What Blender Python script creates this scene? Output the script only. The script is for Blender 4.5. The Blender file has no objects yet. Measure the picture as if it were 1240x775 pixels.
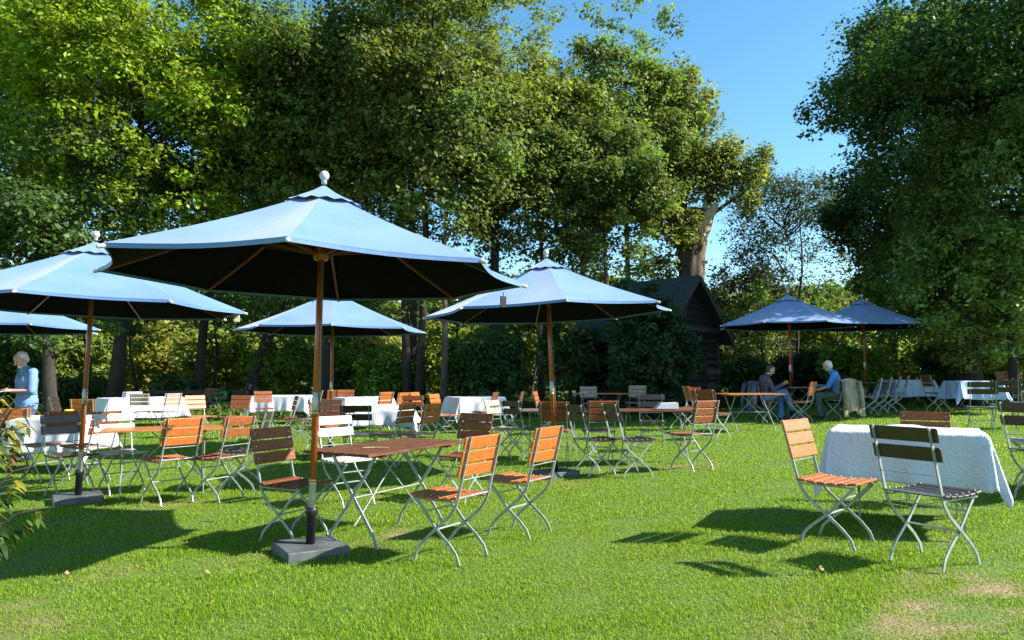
import bpy, bmesh, math, random
import numpy as np
from mathutils import Vector, Matrix

R = math.radians
rnd = random.Random(7)
rng = np.random.default_rng(11)
scene = bpy.context.scene
COL = scene.collection

# ------------------------------------------------------------------ ground
def gz(x, y):
    """height of the gently sloping lawn"""
    sx = 0.035 * x if x > 0 else 0.008 * x
    return sx + 0.007 * max(y - 5.5, 0.0) - 0.00016 * max(y - 22.0, 0.0) ** 2 * 0 - (0.0 if y < 24 else 0.007 * (y - 24)) \
        - (0.03 * (x - 22) if x > 22 else 0.0)

def gza(x, y):
    sx = np.where(x > 0, 0.035 * x, 0.008 * x)
    return sx + 0.007 * np.maximum(y - 5.5, 0.0) - np.where(y < 24, 0.0, 0.007 * (y - 24)) - np.where(x > 22, 0.03 * (x - 22), 0.0)

FOC = 850.0
def at(px, s):
    """photo column + scale (pixels per metre) -> place on the lawn"""
    return (px - 620.0) / s, FOC / s

# ------------------------------------------------------------------ materials
MATS = {}
def nd(nt, t, **kw):
    n = nt.nodes.new(t)
    for k, v in kw.items():
        setattr(n, k, v)
    return n

def new_mat(name):
    m = bpy.data.materials.new(name)
    m.use_nodes = True
    nt = m.node_tree
    b = nt.nodes['Principled BSDF']
    MATS[name] = m
    return m, nt, b

def mat_noise(name, c1, c2, scale=8.0, rough=0.6, detail=6.0, bump=0.0, bscale=None, stretch=(1, 1, 1), metal=0.0,
              coat=0.0, objrand=0.0, sheen=0.0, spec=0.5, coatrough=0.2):
    m, nt, b = new_mat(name)
    L = nt.links.new
    tc = nd(nt, 'ShaderNodeTexCoord')
    mp = nd(nt, 'ShaderNodeMapping')
    mp.inputs['Scale'].default_value = stretch
    L(tc.outputs['Object'], mp.inputs['Vector'])
    no = nd(nt, 'ShaderNodeTexNoise')
    no.inputs['Scale'].default_value = scale
    no.inputs['Detail'].default_value = detail
    L(mp.outputs[0], no.inputs['Vector'])
    rp = nd(nt, 'ShaderNodeValToRGB')
    rp.color_ramp.elements[0].position = 0.32
    rp.color_ramp.elements[1].position = 0.68
    rp.color_ramp.elements[0].color = (*c1, 1)
    rp.color_ramp.elements[1].color = (*c2, 1)
    L(no.outputs['Fac'], rp.inputs['Fac'])
    out = rp.outputs['Color']
    if objrand:
        oi = nd(nt, 'ShaderNodeObjectInfo')
        mr = nd(nt, 'ShaderNodeMapRange')
        mr.inputs['To Min'].default_value = 1 - objrand
        mr.inputs['To Max'].default_value = 1 + objrand
        L(oi.outputs['Random'], mr.inputs['Value'])
        hs = nd(nt, 'ShaderNodeHueSaturation')
        L(mr.outputs[0], hs.inputs['Value'])
        L(out, hs.inputs['Color'])
        out = hs.outputs['Color']
    L(out, b.inputs['Base Color'])
    b.inputs['Roughness'].default_value = rough
    b.inputs['Metallic'].default_value = metal
    b.inputs['Specular IOR Level'].default_value = spec
    b.inputs['Coat Weight'].default_value = coat
    b.inputs['Coat Roughness'].default_value = coatrough
    b.inputs['Sheen Weight'].default_value = sheen
    if bump:
        bn = nd(nt, 'ShaderNodeTexNoise')
        bn.inputs['Scale'].default_value = bscale or scale * 3
        bn.inputs['Detail'].default_value = 5
        L(mp.outputs[0], bn.inputs['Vector'])
        bp = nd(nt, 'ShaderNodeBump')
        bp.inputs['Strength'].default_value = bump
        bp.inputs['Distance'].default_value = 0.01
        L(bn.outputs['Fac'], bp.inputs['Height'])
        L(bp.outputs[0], b.inputs['Normal'])
    return m

# slatted wood, its stains and one glare-white tone
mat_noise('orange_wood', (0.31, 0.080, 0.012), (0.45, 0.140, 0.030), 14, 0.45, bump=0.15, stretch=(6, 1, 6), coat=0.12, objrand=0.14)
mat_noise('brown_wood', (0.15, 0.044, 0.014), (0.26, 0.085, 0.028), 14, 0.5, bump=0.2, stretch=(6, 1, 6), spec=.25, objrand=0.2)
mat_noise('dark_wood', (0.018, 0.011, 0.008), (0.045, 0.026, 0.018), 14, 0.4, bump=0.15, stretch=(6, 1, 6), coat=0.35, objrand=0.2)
mat_noise('glare_wood', (0.38, 0.34, 0.31), (0.52, 0.48, 0.45), 14, 0.42, bump=0.15, stretch=(6, 1, 6), coat=0.3)  # whitish: glare on the varnished slats is put into the base colour
mat_noise('worn_wood', (0.26, 0.17, 0.12), (0.46, 0.35, 0.28), 14, 0.5, bump=0.2, stretch=(6, 1, 6), coat=0.15, objrand=0.1)
mat_noise('table_orange', (0.30, 0.10, 0.024), (0.46, 0.19, 0.06), 9, 0.45, bump=0.15, stretch=(1, 7, 7), coat=0.2)
mat_noise('table_brown', (0.060, 0.024, 0.012), (0.16, 0.066, 0.034), 9, 0.6, bump=0.25, stretch=(1, 7, 7), spec=.22)
mat_noise('table_grey', (0.10, 0.07, 0.05), (0.22, 0.16, 0.12), 9, 0.55, bump=0.2, stretch=(1, 7, 7))
mat_noise('pole_wood', (0.31, 0.058, 0.008), (0.43, 0.098, 0.015), 6, 0.32, bump=0.05, stretch=(4, 4, 0.3), coat=0.5)
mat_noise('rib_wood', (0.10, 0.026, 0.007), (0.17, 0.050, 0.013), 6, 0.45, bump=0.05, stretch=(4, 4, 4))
mat_noise('steel', (0.24, 0.27, 0.255), (0.38, 0.41, 0.39), 18, 0.42, metal=0.3, objrand=0.12, bump=0.05)
mat_noise('bright_steel', (0.55, 0.56, 0.52), (0.68, 0.69, 0.64), 20, 0.4, metal=0.15)
mat_noise('brass', (0.55, 0.36, 0.08), (0.7, 0.48, 0.14), 10, 0.3, metal=0.8)
mat_noise('black_metal', (0.008, 0.008, 0.009), (0.018, 0.018, 0.02), 25, 0.38, bump=0.05)
mat_noise('slate', (0.045, 0.055, 0.058), (0.105, 0.118, 0.12), 7, 0.5, bump=0.35, detail=9)
mat_noise('blue_canvas', (0.078, 0.170, 0.365), (0.120, 0.228, 0.435), 1.3, 0.52, bump=0.30, bscale=8, sheen=0.30, detail=7)
mat_noise('shade_navy', (0.003, 0.0035, 0.007), (0.005, 0.006, 0.011), 3, 0.9, spec=0.05)  # canopy underside kept near black: its shade is put into the colour
mat_noise('off_white', (0.42, 0.40, 0.37), (0.54, 0.52, 0.48), 12, 0.5)
mat_noise('rope_fibre', (0.10, 0.07, 0.05), (0.19, 0.14, 0.10), 60, 0.8)
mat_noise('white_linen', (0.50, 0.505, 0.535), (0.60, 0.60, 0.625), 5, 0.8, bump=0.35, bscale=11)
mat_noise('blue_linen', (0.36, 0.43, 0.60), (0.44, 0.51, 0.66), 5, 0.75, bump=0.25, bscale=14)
mat_noise('paper', (0.54, 0.55, 0.58), (0.62, 0.63, 0.65), 4, 0.6)
mat_noise('yellow_glaze', (0.72, 0.50, 0.02), (0.80, 0.60, 0.05), 6, 0.3)
mat_noise('log_dark', (0.006, 0.005, 0.0045), (0.020, 0.016, 0.013), 7, 0.75, bump=0.5, stretch=(0.4, 3, 3), detail=9)
mat_noise('log_weathered', (0.025, 0.02, 0.016), (0.07, 0.056, 0.045), 6, 0.8, bump=0.5, stretch=(0.4, 3, 3), detail=9)
mat_noise('roof_felt', (0.013, 0.022, 0.024), (0.027, 0.040, 0.042), 5, 0.7, bump=0.35, detail=9)
mat_noise('bark_dark', (0.014, 0.011, 0.008), (0.045, 0.035, 0.025), 5, 0.9, bump=0.9, bscale=11, stretch=(1, 1, 0.3), detail=9)
mat_noise('bark_grey', (0.045, 0.032, 0.021), (0.15, 0.108, 0.072), 5, 0.9, bump=0.9, bscale=12, stretch=(1, 1, 0.25), detail=9)
mat_noise('bark_pale', (0.20, 0.17, 0.13), (0.36, 0.31, 0.24), 6, 0.85, bump=0.6, stretch=(1, 1, 0.4), detail=9)
mat_noise('split_wood', (0.46, 0.31, 0.15), (0.66, 0.50, 0.29), 5, 0.8, bump=0.7, stretch=(3, 3, 0.3))
mat_noise('weathered_plank', (0.028, 0.021, 0.017), (0.075, 0.058, 0.045), 9, 0.75, bump=0.4, stretch=(0.5, 4, 4))
mat_noise('skin', (0.50, 0.28, 0.20), (0.60, 0.36, 0.27), 14, 0.5)
mat_noise('white_hair', (0.60, 0.58, 0.55), (0.78, 0.77, 0.74), 40, 0.6, bump=0.6)
mat_noise('brown_hair', (0.045, 0.022, 0.012), (0.09, 0.045, 0.024), 40, 0.5, bump=0.6)
mat_noise('shirt_pale_blue', (0.10, 0.20, 0.40), (0.15, 0.27, 0.48), 9, 0.75, bump=0.35, bscale=12)
mat_noise('shirt_blue', (0.05, 0.19, 0.52), (0.08, 0.26, 0.62), 9, 0.7, bump=0.35, bscale=12)
mat_noise('jumper_dark', (0.035, 0.032, 0.05), (0.20, 0.13, 0.16), 26, 0.85, bump=0.3, detail=2)
mat_noise('denim', (0.07, 0.16, 0.34), (0.13, 0.25, 0.46), 20, 0.8, bump=0.3, bscale=14)
mat_noise('denim_dark', (0.03, 0.055, 0.12), (0.06, 0.10, 0.19), 20, 0.8, bump=0.3, bscale=14)
mat_noise('trouser_green', (0.055, 0.075, 0.055), (0.095, 0.12, 0.09), 14, 0.8, bump=0.3, bscale=14)
mat_noise('shoe_dark', (0.012, 0.014, 0.02), (0.03, 0.033, 0.045), 14, 0.5)
mat_noise('jacket_beige', (0.27, 0.21, 0.145), (0.40, 0.33, 0.235), 8, 0.8, bump=0.4, bscale=14)
mat_noise('jacket_grey', (0.060, 0.062, 0.085), (0.10, 0.105, 0.135), 8, 0.8, bump=0.4, bscale=14)
mat_noise('tractor_green', (0.012, 0.07, 0.012), (0.02, 0.10, 0.02), 6, 0.35)
mat_noise('tractor_yellow', (0.72, 0.48, 0.01), (0.80, 0.56, 0.02), 6, 0.35)
mat_noise('rubber', (0.012, 0.012, 0.012), (0.025, 0.025, 0.025), 30, 0.8)
mat_noise('crust', (0.42, 0.17, 0.04), (0.62, 0.32, 0.09), 20, 0.6)
mat_noise('dead_leaf', (0.20, 0.12, 0.05), (0.32, 0.22, 0.09), 20, 0.7)
mat_noise('eye_dark', (0.01, 0.01, 0.01), (0.03, 0.02, 0.02), 20, 0.2)

# printed leaf-scroll cloth of the big table
def scroll_cloth():
    m, nt, b = new_mat('scroll_linen')
    L = nt.links.new
    tc = nd(nt, 'ShaderNodeTexCoord')
    mp = nd(nt, 'ShaderNodeMapping'); mp.inputs['Scale'].default_value = (1, 1, 1)
    L(tc.outputs['UV'], mp.inputs['Vector'])
    wv = nd(nt, 'ShaderNodeTexWave', wave_type='BANDS', bands_direction='DIAGONAL'); wv.inputs['Scale'].default_value = 12
    wv.inputs['Distortion'].default_value = 11.0; wv.inputs['Detail'].default_value = 1.0; wv.inputs['Detail Scale'].default_value = 1.1
    L(mp.outputs[0], wv.inputs['Vector'])
    rp = nd(nt, 'ShaderNodeValToRGB')
    e = rp.color_ramp.elements
    e[0].position = 0.0; e[0].color = (0.49, 0.495, 0.535, 1)
    e[1].position = 0.30; e[1].color = (0.57, 0.57, 0.61, 1)
    L(wv.outputs['Fac'], rp.inputs['Fac'])
    L(rp.outputs['Color'], b.inputs['Base Color'])
    b.inputs['Roughness'].default_value = 0.75
    bp = nd(nt, 'ShaderNodeBump'); bp.inputs['Strength'].default_value = 0.25; bp.inputs['Distance'].default_value = 0.004
    L(wv.outputs['Fac'], bp.inputs['Height']); L(bp.outputs[0], b.inputs['Normal'])
scroll_cloth()

# leaves / grass: own colour per leaf, thin translucent tissue
def leaf_mat(name, transl=0.4, rough=0.45, tint=(1.15, 1.2, 0.45), spec=0.4):
    m, nt, b = new_mat(name)
    L = nt.links.new
    a = nd(nt, 'ShaderNodeAttribute', attribute_name='Col')
    L(a.outputs['Color'], b.inputs['Base Color'])
    b.inputs['Roughness'].default_value = rough
    b.inputs['Specular IOR Level'].default_value = spec
    tr = nd(nt, 'ShaderNodeBsdfTranslucent')
    mu = nd(nt, 'ShaderNodeMix', data_type='RGBA', blend_type='MULTIPLY'); mu.inputs['Factor'].default_value = 1.0
    mu.inputs['B'].default_value = (tint[0] * 1.3, tint[1] * 1.3, tint[2] * 1.3, 1)
    L(a.outputs['Color'], mu.inputs['A'])
    L(mu.outputs['Result'], tr.inputs['Color'])
    mx = nd(nt, 'ShaderNodeMixShader'); mx.inputs['Fac'].default_value = transl
    L(b.outputs[0], mx.inputs[1]); L(tr.outputs[0], mx.inputs[2])
    L(mx.outputs[0], nt.nodes['Material Output'].inputs['Surface'])
leaf_mat('leaf', 0.44, 0.5, (1.12, 1.28, 0.5), 0.25)
leaf_mat('grass_blade', 0.45, 0.5, (1.1, 1.15, 0.5), 0.3)

# ------------------------------------------------------------------ mesh helpers
class MB:
    def __init__(self):
        self.v, self.f, self.mi = [], [], []
    def add(self, vs, fs, mi=0):
        o = len(self.v)
        self.v += [tuple(p) for p in vs]
        for f in fs:
            self.f.append(tuple(i + o for i in f)); self.mi.append(mi)
    def box(self, c, size, rot=None, mi=0, bev=0.0):
        hx, hy, hz = (s / 2 for s in size)
        if bev <= 0:
            vs = [Vector((x, y, z)) for x in (-hx, hx) for y in (-hy, hy) for z in (-hz, hz)]
            fs = [(0, 1, 3, 2), (4, 6, 7, 5), (0, 4, 5, 1), (2, 3, 7, 6), (0, 2, 6, 4), (1, 5, 7, 3)]
        else:
            bm = bmesh.new()
            bmesh.ops.create_cube(bm, size=1.0)
            bmesh.ops.scale(bm, vec=(size[0], size[1], size[2]), verts=bm.verts)
            bmesh.ops.bevel(bm, geom=list(bm.edges), offset=bev, segments=1, affect='EDGES')
            bm.verts.index_update()
            vs = [v.co.copy() for v in bm.verts]
            fs = [tuple(v.index for v in f.verts) for f in bm.faces]
            bm.free()
        if rot is not None:
            vs = [rot @ v for v in vs]
        c = Vector(c)
        self.add([v + c for v in vs], fs, mi)
    def sweep(self, path, prof, mi=0, up=Vector((0, 1, 0)), scales=None, cap=True):
        """sweep a closed 2D profile (a along side, b along normal) on a path"""
        path = [Vector(p) for p in path]
        n = len(prof); rings = []
        for i, p in enumerate(path):
            t = (path[min(i + 1, len(path) - 1)] - path[max(i - 1, 0)]).normalized()
            a = up - t * up.dot(t)
            if a.length < 1e-4:
                a = t.orthogonal()
            a.normalize(); b = t.cross(a)
            k = scales[i] if scales else 1.0
            rings.append([p + a * (u * k) + b * (w * k) for u, w in prof])
        vs = [q for r in rings for q in r]; fs = []
        for i in range(len(rings) - 1):
            for j in range(n):
                k = (j + 1) % n
                fs.append((i * n + j, i * n + k, (i + 1) * n + k, (i + 1) * n + j))
        if cap:
            fs.append(tuple(range(n - 1, -1, -1)))
            fs.append(tuple((len(rings) - 1) * n + j for j in range(n)))
        self.add(vs, fs, mi)
    def tube(self, path, r, n=8, mi=0, up=Vector((0.13, 0.21, 0.97))):
        if not isinstance(r, (list, tuple)):
            r = [r] * len(path)
        prof = [(math.cos(2 * math.pi * k / n), math.sin(2 * math.pi * k / n)) for k in range(n)]
        self.sweep(path, prof, mi, up, list(r))
    def bar(self, path, w, t, mi=0, up=Vector((0, 1, 0))):
        self.sweep(path, [(-w / 2, -t / 2), (w / 2, -t / 2), (w / 2, t / 2), (-w / 2, t / 2)], mi, up)
    def lathe(self, prof, n=16, c=(0, 0, 0), mi=0):
        c = Vector(c); vs, fs = [], []
        for r, z in prof:
            for k in range(n):
                a = 2 * math.pi * k / n
                vs.append(c + Vector((r * math.cos(a), r * math.sin(a), z)))
        for i in range(len(prof) - 1):
            for k in range(n):
                q = (k + 1) % n
                fs.append((i * n + k, i * n + q, (i + 1) * n + q, (i + 1) * n + k))
        fs.append(tuple(range(n - 1, -1, -1))); fs.append(tuple((len(prof) - 1) * n + k for k in range(n)))
        self.add(vs, fs, mi)
    def ball(self, c, rad, n=10, mi=0, rot=None):
        if not isinstance(rad, (list, tuple)):
            rad = (rad, rad, rad)
        c = Vector(c); m = max(5, n // 2 + 1); vs, fs = [], []
        for i in range(1, m):
            th = math.pi * i / m
            for k in range(n):
                a = 2 * math.pi * k / n
                p = Vector((rad[0] * math.sin(th) * math.cos(a), rad[1] * math.sin(th) * math.sin(a), rad[2] * math.cos(th)))
                vs.append(c + (rot @ p if rot is not None else p))
        for i in range(m - 2):
            for k in range(n):
                q = (k + 1) % n
                fs.append((i * n + k, (i + 1) * n + k, (i + 1) * n + q, i * n + q))
        t = Vector((0, 0, rad[2]))
        vs.append(c + (rot @ t if rot is not None else t)); vs.append(c - (rot @ t if rot is not None else t))
        ti = len(vs) - 2
        for k in range(n):
            q = (k + 1) % n
            fs.append((ti, k, q)); fs.append((ti + 1, (m - 2) * n + q, (m - 2) * n + k))
        self.add(vs, fs, mi)
    def mesh(self, name, mats, smooth=False):
        me = bpy.data.meshes.new(name)
        me.from_pydata(self.v, [], self.f)
        for m in (mats if isinstance(mats, (list, tuple)) else [mats]):
            me.materials.append(MATS[m])
        me.polygons.foreach_set('material_index', self.mi)
        if smooth:
            me.polygons.foreach_set('use_smooth', [True] * len(self.f))
        me.update()
        return me
    def build(self, name, mats, parent=None, smooth=False):
        return link(name, self.mesh(name, mats, smooth), parent)

def link(name, me, parent=None):
    o = bpy.data.objects.new(name, me)
    COL.objects.link(o)
    if parent is not None:
        o.parent = parent
    return o

def tag(o, label, cat, group=None, kind=None):
    if label: o['label'] = label
    if cat: o['category'] = cat
    if group: o['group'] = group
    if kind: o['kind'] = kind
    return o

def empty(name, loc=(0, 0, 0), rz=0.0):
    o = bpy.data.objects.new(name, None)
    o.empty_display_size = 0.2
    COL.objects.link(o)
    o.location = loc; o.rotation_euler = (0, 0, rz)
    return o

def copy_tree(o, parent=None):
    c = o.copy(); COL.objects.link(c); c.parent = parent
    for ch in list(o.children):
        copy_tree(ch, c)
    return c

def np_mesh(name, verts, faces_flat, loop_starts, mat, cols=None, smooth=False):
    me = bpy.data.meshes.new(name)
    nv = len(verts)
    me.vertices.add(nv); me.vertices.foreach_set('co', verts.astype(np.float32).ravel())
    me.loops.add(len(faces_flat)); me.loops.foreach_set('vertex_index', faces_flat.astype(np.int32))
    me.polygons.add(len(loop_starts)); me.polygons.foreach_set('loop_start', loop_starts.astype(np.int32))
    if cols is not None:
        at_ = me.attributes.new('Col', 'FLOAT_COLOR', 'POINT')
        c4 = np.ones((nv, 4), np.float32); c4[:, :3] = cols
        at_.data.foreach_set('color', c4.ravel())
    me.materials.append(MATS[mat])
    me.update(calc_edges=True)
    me.validate()
    if smooth:
        me.polygons.foreach_set('use_smooth', np.ones(len(loop_starts), bool))
    return me

def fbm(x, y, seed=0, base=1.0, octaves=4):
    """cheap smooth 2D noise, about -1..1"""
    r = np.random.default_rng(seed); out = np.zeros_like(x, dtype=float); amp = 1.0; f = base; tot = 0
    for _ in range(octaves):
        s = np.zeros_like(out)
        for _k in range(5):
            a = r.uniform(0, 2 * math.pi); ph = r.uniform(0, 2 * math.pi); ff = f * r.uniform(0.7, 1.4)
            s += np.sin((x * math.cos(a) + y * math.sin(a)) * ff + ph)
        out += amp * s / 2.2; tot += amp; amp *= 0.55; f *= 2.1
    return out / tot

# ------------------------------------------------------------------ lawn
DRY = [(1.75, 3.75, 0.34, 0.16, 0.85), (2.85, 4.10, 0.45, 0.14, 1.0), (2.25, 3.85, 0.30, 0.14, 0.7), (2.0, 3.55, 0.6, 0.18, 0.55), (2.6, 4.35, .22, .16, .8),
       (2.6, 3.75, 0.5, 0.14, 0.45), (3.0, 5.5, .5, .3, .28), (-.9, 5.6, .5, .35, .25), (-3.7, 7.4, .5, .3, .3), (2.0, 9.6, .8, .4, .3), (-1.9, 5.2, .35, .25, .3), (.6, 8.6, .4, .3, .3), (-2.75, 3.95, 0.42, 0.3, 0.55), (-0.95, 6.05, 0.16, 0.14, 0.9), (2.9, 4.2, 0.5, 0.1, 0.5), (-2.9, 5.0, 0.4, 0.25, 0.35)]
def dryness(x, y):
    d = np.zeros_like(x, dtype=float)
    for cx, cy, rx, ry, w in DRY:
        q = ((x - cx) / rx) ** 2 + ((y - cy) / ry) ** 2
        d = np.maximum(d, w * np.exp(-q * 0.9))
    n = fbm(x, y, 5, 9.0, 4)
    return np.clip(d * (0.75 + 1.5 * n), 0, 1)

def make_lawn():
    xs = np.concatenate([np.array([-400, -200, -120, -80, -60, -45, -35]), np.arange(-28, -9, 1.0), np.arange(-9, 9, 0.09), np.arange(9, 29, 1.0),
                         np.array([35, 45, 60, 80, 120, 200, 400])])
    ys = np.concatenate([np.array([-300, -100, -40, -15, -6, -2, 0.5]), np.arange(1.5, 12, 0.09), np.arange(12, 32, 0.8), np.array([36, 42, 50, 65, 90, 150, 300, 600])])
    X, Y = np.meshgrid(xs, ys)
    Z = gza(X, np.minimum(Y, 80)) + 0.006 * fbm(X, Y, 3, 1.6, 3) * (np.abs(X) < 30) - 0.012
    Z = np.where(Z < -0.9, -0.9, Z)
    v = np.stack([X, Y, Z], -1).reshape(-1, 3)
    ny, nx = X.shape
    i = np.arange(ny * nx).reshape(ny, nx)
    q = np.stack([i[:-1, :-1], i[:-1, 1:], i[1:, 1:], i[1:, :-1]], -1).reshape(-1, 4)
    m, nt, b = new_mat('lawn_soil')
    L = nt.links.new
    a = nd(nt, 'ShaderNodeAttribute', attribute_name='Col')
    tc = nd(nt, 'ShaderNodeTexCoord')
    n1 = nd(nt, 'ShaderNodeTexNoise'); n1.inputs['Scale'].default_value = 55; n1.inputs['Detail'].default_value = 8
    L(tc.outputs['Object'], n1.inputs['Vector'])
    mr = nd(nt, 'ShaderNodeMapRange'); mr.inputs['From Min'].default_value = 0.25; mr.inputs['From Max'].default_value = 0.75
    mr.inputs['To Min'].default_value = 0.45; mr.inputs['To Max'].default_value = 1.5
    L(n1.outputs['Fac'], mr.inputs['Value'])
    hs = nd(nt, 'ShaderNodeHueSaturation'); L(a.outputs['Color'], hs.inputs['Color']); L(mr.outputs[0], hs.inputs['Value'])
    L(hs.outputs[0], b.inputs['Base Color']); b.inputs['Roughness'].default_value = 0.9
    bp = nd(nt, 'ShaderNodeBump'); bp.inputs['Strength'].default_value = 0.7; bp.inputs['Distance'].default_value = 0.02
    L(n1.outputs['Fac'], bp.inputs['Height']); L(bp.outputs[0], b.inputs['Normal'])
    d = dryness(X, Y).reshape(-1, 1)
    g = np.array([[0.085, 0.145, 0.010]]); s = np.array([[0.25, 0.185, 0.085]])
    col = g * (1 - d) + s * d
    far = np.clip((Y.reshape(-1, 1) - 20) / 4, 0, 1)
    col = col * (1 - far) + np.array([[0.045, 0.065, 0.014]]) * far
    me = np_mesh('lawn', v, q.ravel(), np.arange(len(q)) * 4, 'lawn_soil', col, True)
    tag(link('lawn', me), 'green lawn with a few dry bare patches', None, None, 'structure')
make_lawn()

def make_grass():
    V, C, F3, F4 = [], [], [], []
    bands = [(2.9, 4.4, 15000, 0.018, 0.046, 0.0032), (4.4, 6.2, 9500, 0.018, 0.046, 0.0040), (6.2, 9, 4200, 0.018, 0.046, 0.0058),
             (9, 13.5, 1700, 0.018, 0.046, 0.0092), (13.5, 21.5, 620, 0.022, 0.055, 0.0155)]
    verts, cols, loops, starts = [], [], [], []
    nv = 0; nl = 0
    for d0, d1, den, l0, l1, w in bands:
        wmax = 0.86 * d1 + 0.8
        n = int(2 * wmax * (d1 - d0) * den)
        x = rng.uniform(-wmax, wmax, n); y = rng.uniform(d0, d1, n)
        keep = np.abs(x) < 0.86 * y + 0.8
        dr = dryness(x, y)
        keep &= rng.random(n) > dr * 0.72
        tuft = fbm(x, y, 9, 7.0, 3)
        keep &= rng.random(n) < 0.72 + 0.3 * tuft
        x, y, dr, tuft = x[keep], y[keep], dr[keep], tuft[keep]; n = len(x)
        z = gza(x, y) - 0.012
        big = fbm(x, y, 21, 0.9, 3)
        ln = .62 * rng.uniform(l0, l1, n) * (1 + 0.28 * tuft) * (1 - 0.45 * dr)
        a = rng.uniform(0, 2 * math.pi, n)
        lean = np.clip(rng.normal(0.75, 0.32, n), 0.05, 1.4)
        # low sun side: blades swept a little with the mowing direction
        dx, dy = np.cos(a), np.sin(a)
        px, py = -dy, dx
        p0 = np.stack([x, y, z], -1)
        mid = p0 + np.stack([dx * ln * lean * 0.35, dy * ln * lean * 0.35, ln * 0.62], -1)
        tip = p0 + np.stack([dx * ln * lean * 1.0, dy * ln * lean * 1.0, ln * (1 - 0.28 * lean)], -1)
        ww = (w * rng.uniform(0.7, 1.35, n))[:, None]
        side = np.stack([px, py, np.zeros(n)], -1) * ww
        vv = np.stack([p0 - side * 0.5, p0 + side * 0.5, mid + side * 0.42, mid - side * 0.42, tip], 1)
        base = np.array([0.192, 0.320, 0.013])
        hue = rng.normal(0, 1, n)[:, None]
        c = base * (1 + 0.20 * rng.normal(0, 1, n)[:, None]).clip(0.5, 1.6)
        c = c * (1 + np.array([0.20, 0.06, 0.0]) * hue)
        yel = np.clip(0.5 + 0.6 * big, 0, 1)[:, None]
        c = c * (1 - 0.30 * yel) + np.array([0.31, 0.33, 0.020]) * 0.30 * yel
        straw = (rng.random(n) < 0.045 + 0.5 * dr)[:, None]
        c = np.where(straw, np.array([0.36, 0.29, 0.12]) * rng.uniform(0.6, 1.2, n)[:, None], c)
        c = c.clip(0.005, 0.7)
        cc = np.repeat(c[:, None, :], 5, 1)
        idx = nv + np.arange(n)[:, None] * 5
        q = idx + np.array([[0, 1, 2, 3]]); t = idx + np.array([[3, 2, 4]])
        lp = np.concatenate([q, t], 1)
        st = nl + np.arange(n)[:, None] * 7 + np.array([[0, 4]])
        verts.append(vv.reshape(-1, 3)); cols.append(cc.reshape(-1, 3)); loops.append(lp.ravel()); starts.append(st.ravel())
        nv += n * 5; nl += n * 7
    me = np_mesh('grass', np.concatenate(verts), np.concatenate(loops), np.concatenate(starts), 'grass_blade', np.concatenate(cols))
    tag(link('grass', me), 'short bright green grass blades covering the lawn', 'grass', None, 'stuff')
make_grass()

# ------------------------------------------------------------------ folding chairs
FR = [(-.295, .89), (-.185, .465), (-.165, .405), (-.115, .335), (0.02, .225), (.125, .135), (.180, .070), (.205, .0)]
LG = [(.215, .435), (.12, .335), (0.02, .225), (-.095, .135), (-.155, .075), (-.185, .0)]
def bar_side(pts, y, i0, i1):
    m = MB(); m.bar([(x, y, z) for x, z in pts[i0:i1]], 0.009, 0.020)
    return m.mesh('leg', 'steel')
def chair_parts():
    P = []
    for s in (-1, 1):
        P.append(('back_post', bar_side(FR, s * .185, 0, 4)))
        P.append(('leg', bar_side(FR, s * .185, 3, 8)))
        P.append(('leg', bar_side(LG, s * .168, 0, 6)))
    m = MB()
    m.tube([(-.183, -.185, .462), (-.183, .185, .462)], .007, 6)
    m.tube([(-.219, -.185, .59), (-.219, .185, .59)], .004, 6)
    P.append(('back_rail', m.mesh('back_rail', 'steel')))
    m = MB(); m.tube([(0.02, -.19, .225), (0.02, .19, .225)], .007, 6)
    P.append(('stretcher', m.mesh('stretcher', 'steel')))
    m = MB(); m.tube([(.12, -.168, .342), (.12, .168, .342)], .006, 6)
    P.append(('stretcher', m.mesh('stretcher', 'steel')))
    return P
FRAME = chair_parts()
def seat_mesh(wood):
    m = MB()
    for k in range(6):
        x = -.155 + k * .0725
        dz = 0.012 * ((k - 2.5) / 2.5) ** 2
        m.box((x, 0, .446 + dz), (.062, .41, .018), Matrix.Rotation(-0.035 * (k - 2.5) * 1.2, 3, 'Y'), 0, .004)
    for s in (-1, 1):
        m.box((.028, s * .176, .430), (.40, .014, .010), None, 1)
        for k in range(6):
            m.ball((-.155 + k * .0725, s * .176, .4585 + 0.012 * ((k - 2.5) / 2.5) ** 2), .006, 6, 1)
    return m.mesh('seat', [wood, 'steel'])
def back_mesh(wood, n):
    m = MB()
    ang = math.atan2(.11, .425)
    hs, zs = ((.088, (.842, .745, .648)) if n == 3 else (.092, (.838, .718)))
    rot = Matrix.Rotation(-ang, 3, 'Y')
    for z in zs:
        x = -.295 + (.89 - z) * .11 / .425
        off = rot @ Vector((.017, 0, 0))
        m.box(Vector((x, 0, z)) + off, (.016, .445, hs), rot, 0, .004)
        for s in (-1, 1):
            for dz in ((-.018, .018) if n == 2 else (0,)):
                m.ball(Vector((x, s * .185, z)) + off * 1.52 + rot @ Vector((0, 0, dz)), (.004, .008, .008), 6, 1)
    return m.mesh('backrest', [wood, 'steel'])
PROTO = {}
def chair(px, s, head, wood, n, label, scale=1.0, group='folding slatted garden chairs', xy=None):
    x, y = xy if xy else at(px, s)
    key = (wood, n)
    if key not in PROTO:
        root = empty('folding_chair')
        for nm, me in FRAME:
            link(nm, me, root)
        link('seat', seat_mesh(wood), root)
        link('backrest', back_mesh(wood, n), root)
        PROTO[key] = root
    else:
        root = copy_tree(PROTO[key])
    root.location = (x, y, gz(x, y) - 0.004)
    root.rotation_euler = (0, 0, R(head))
    root.scale = (scale,) * 3
    tag(root, label, 'chair', group)
    return root
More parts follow.
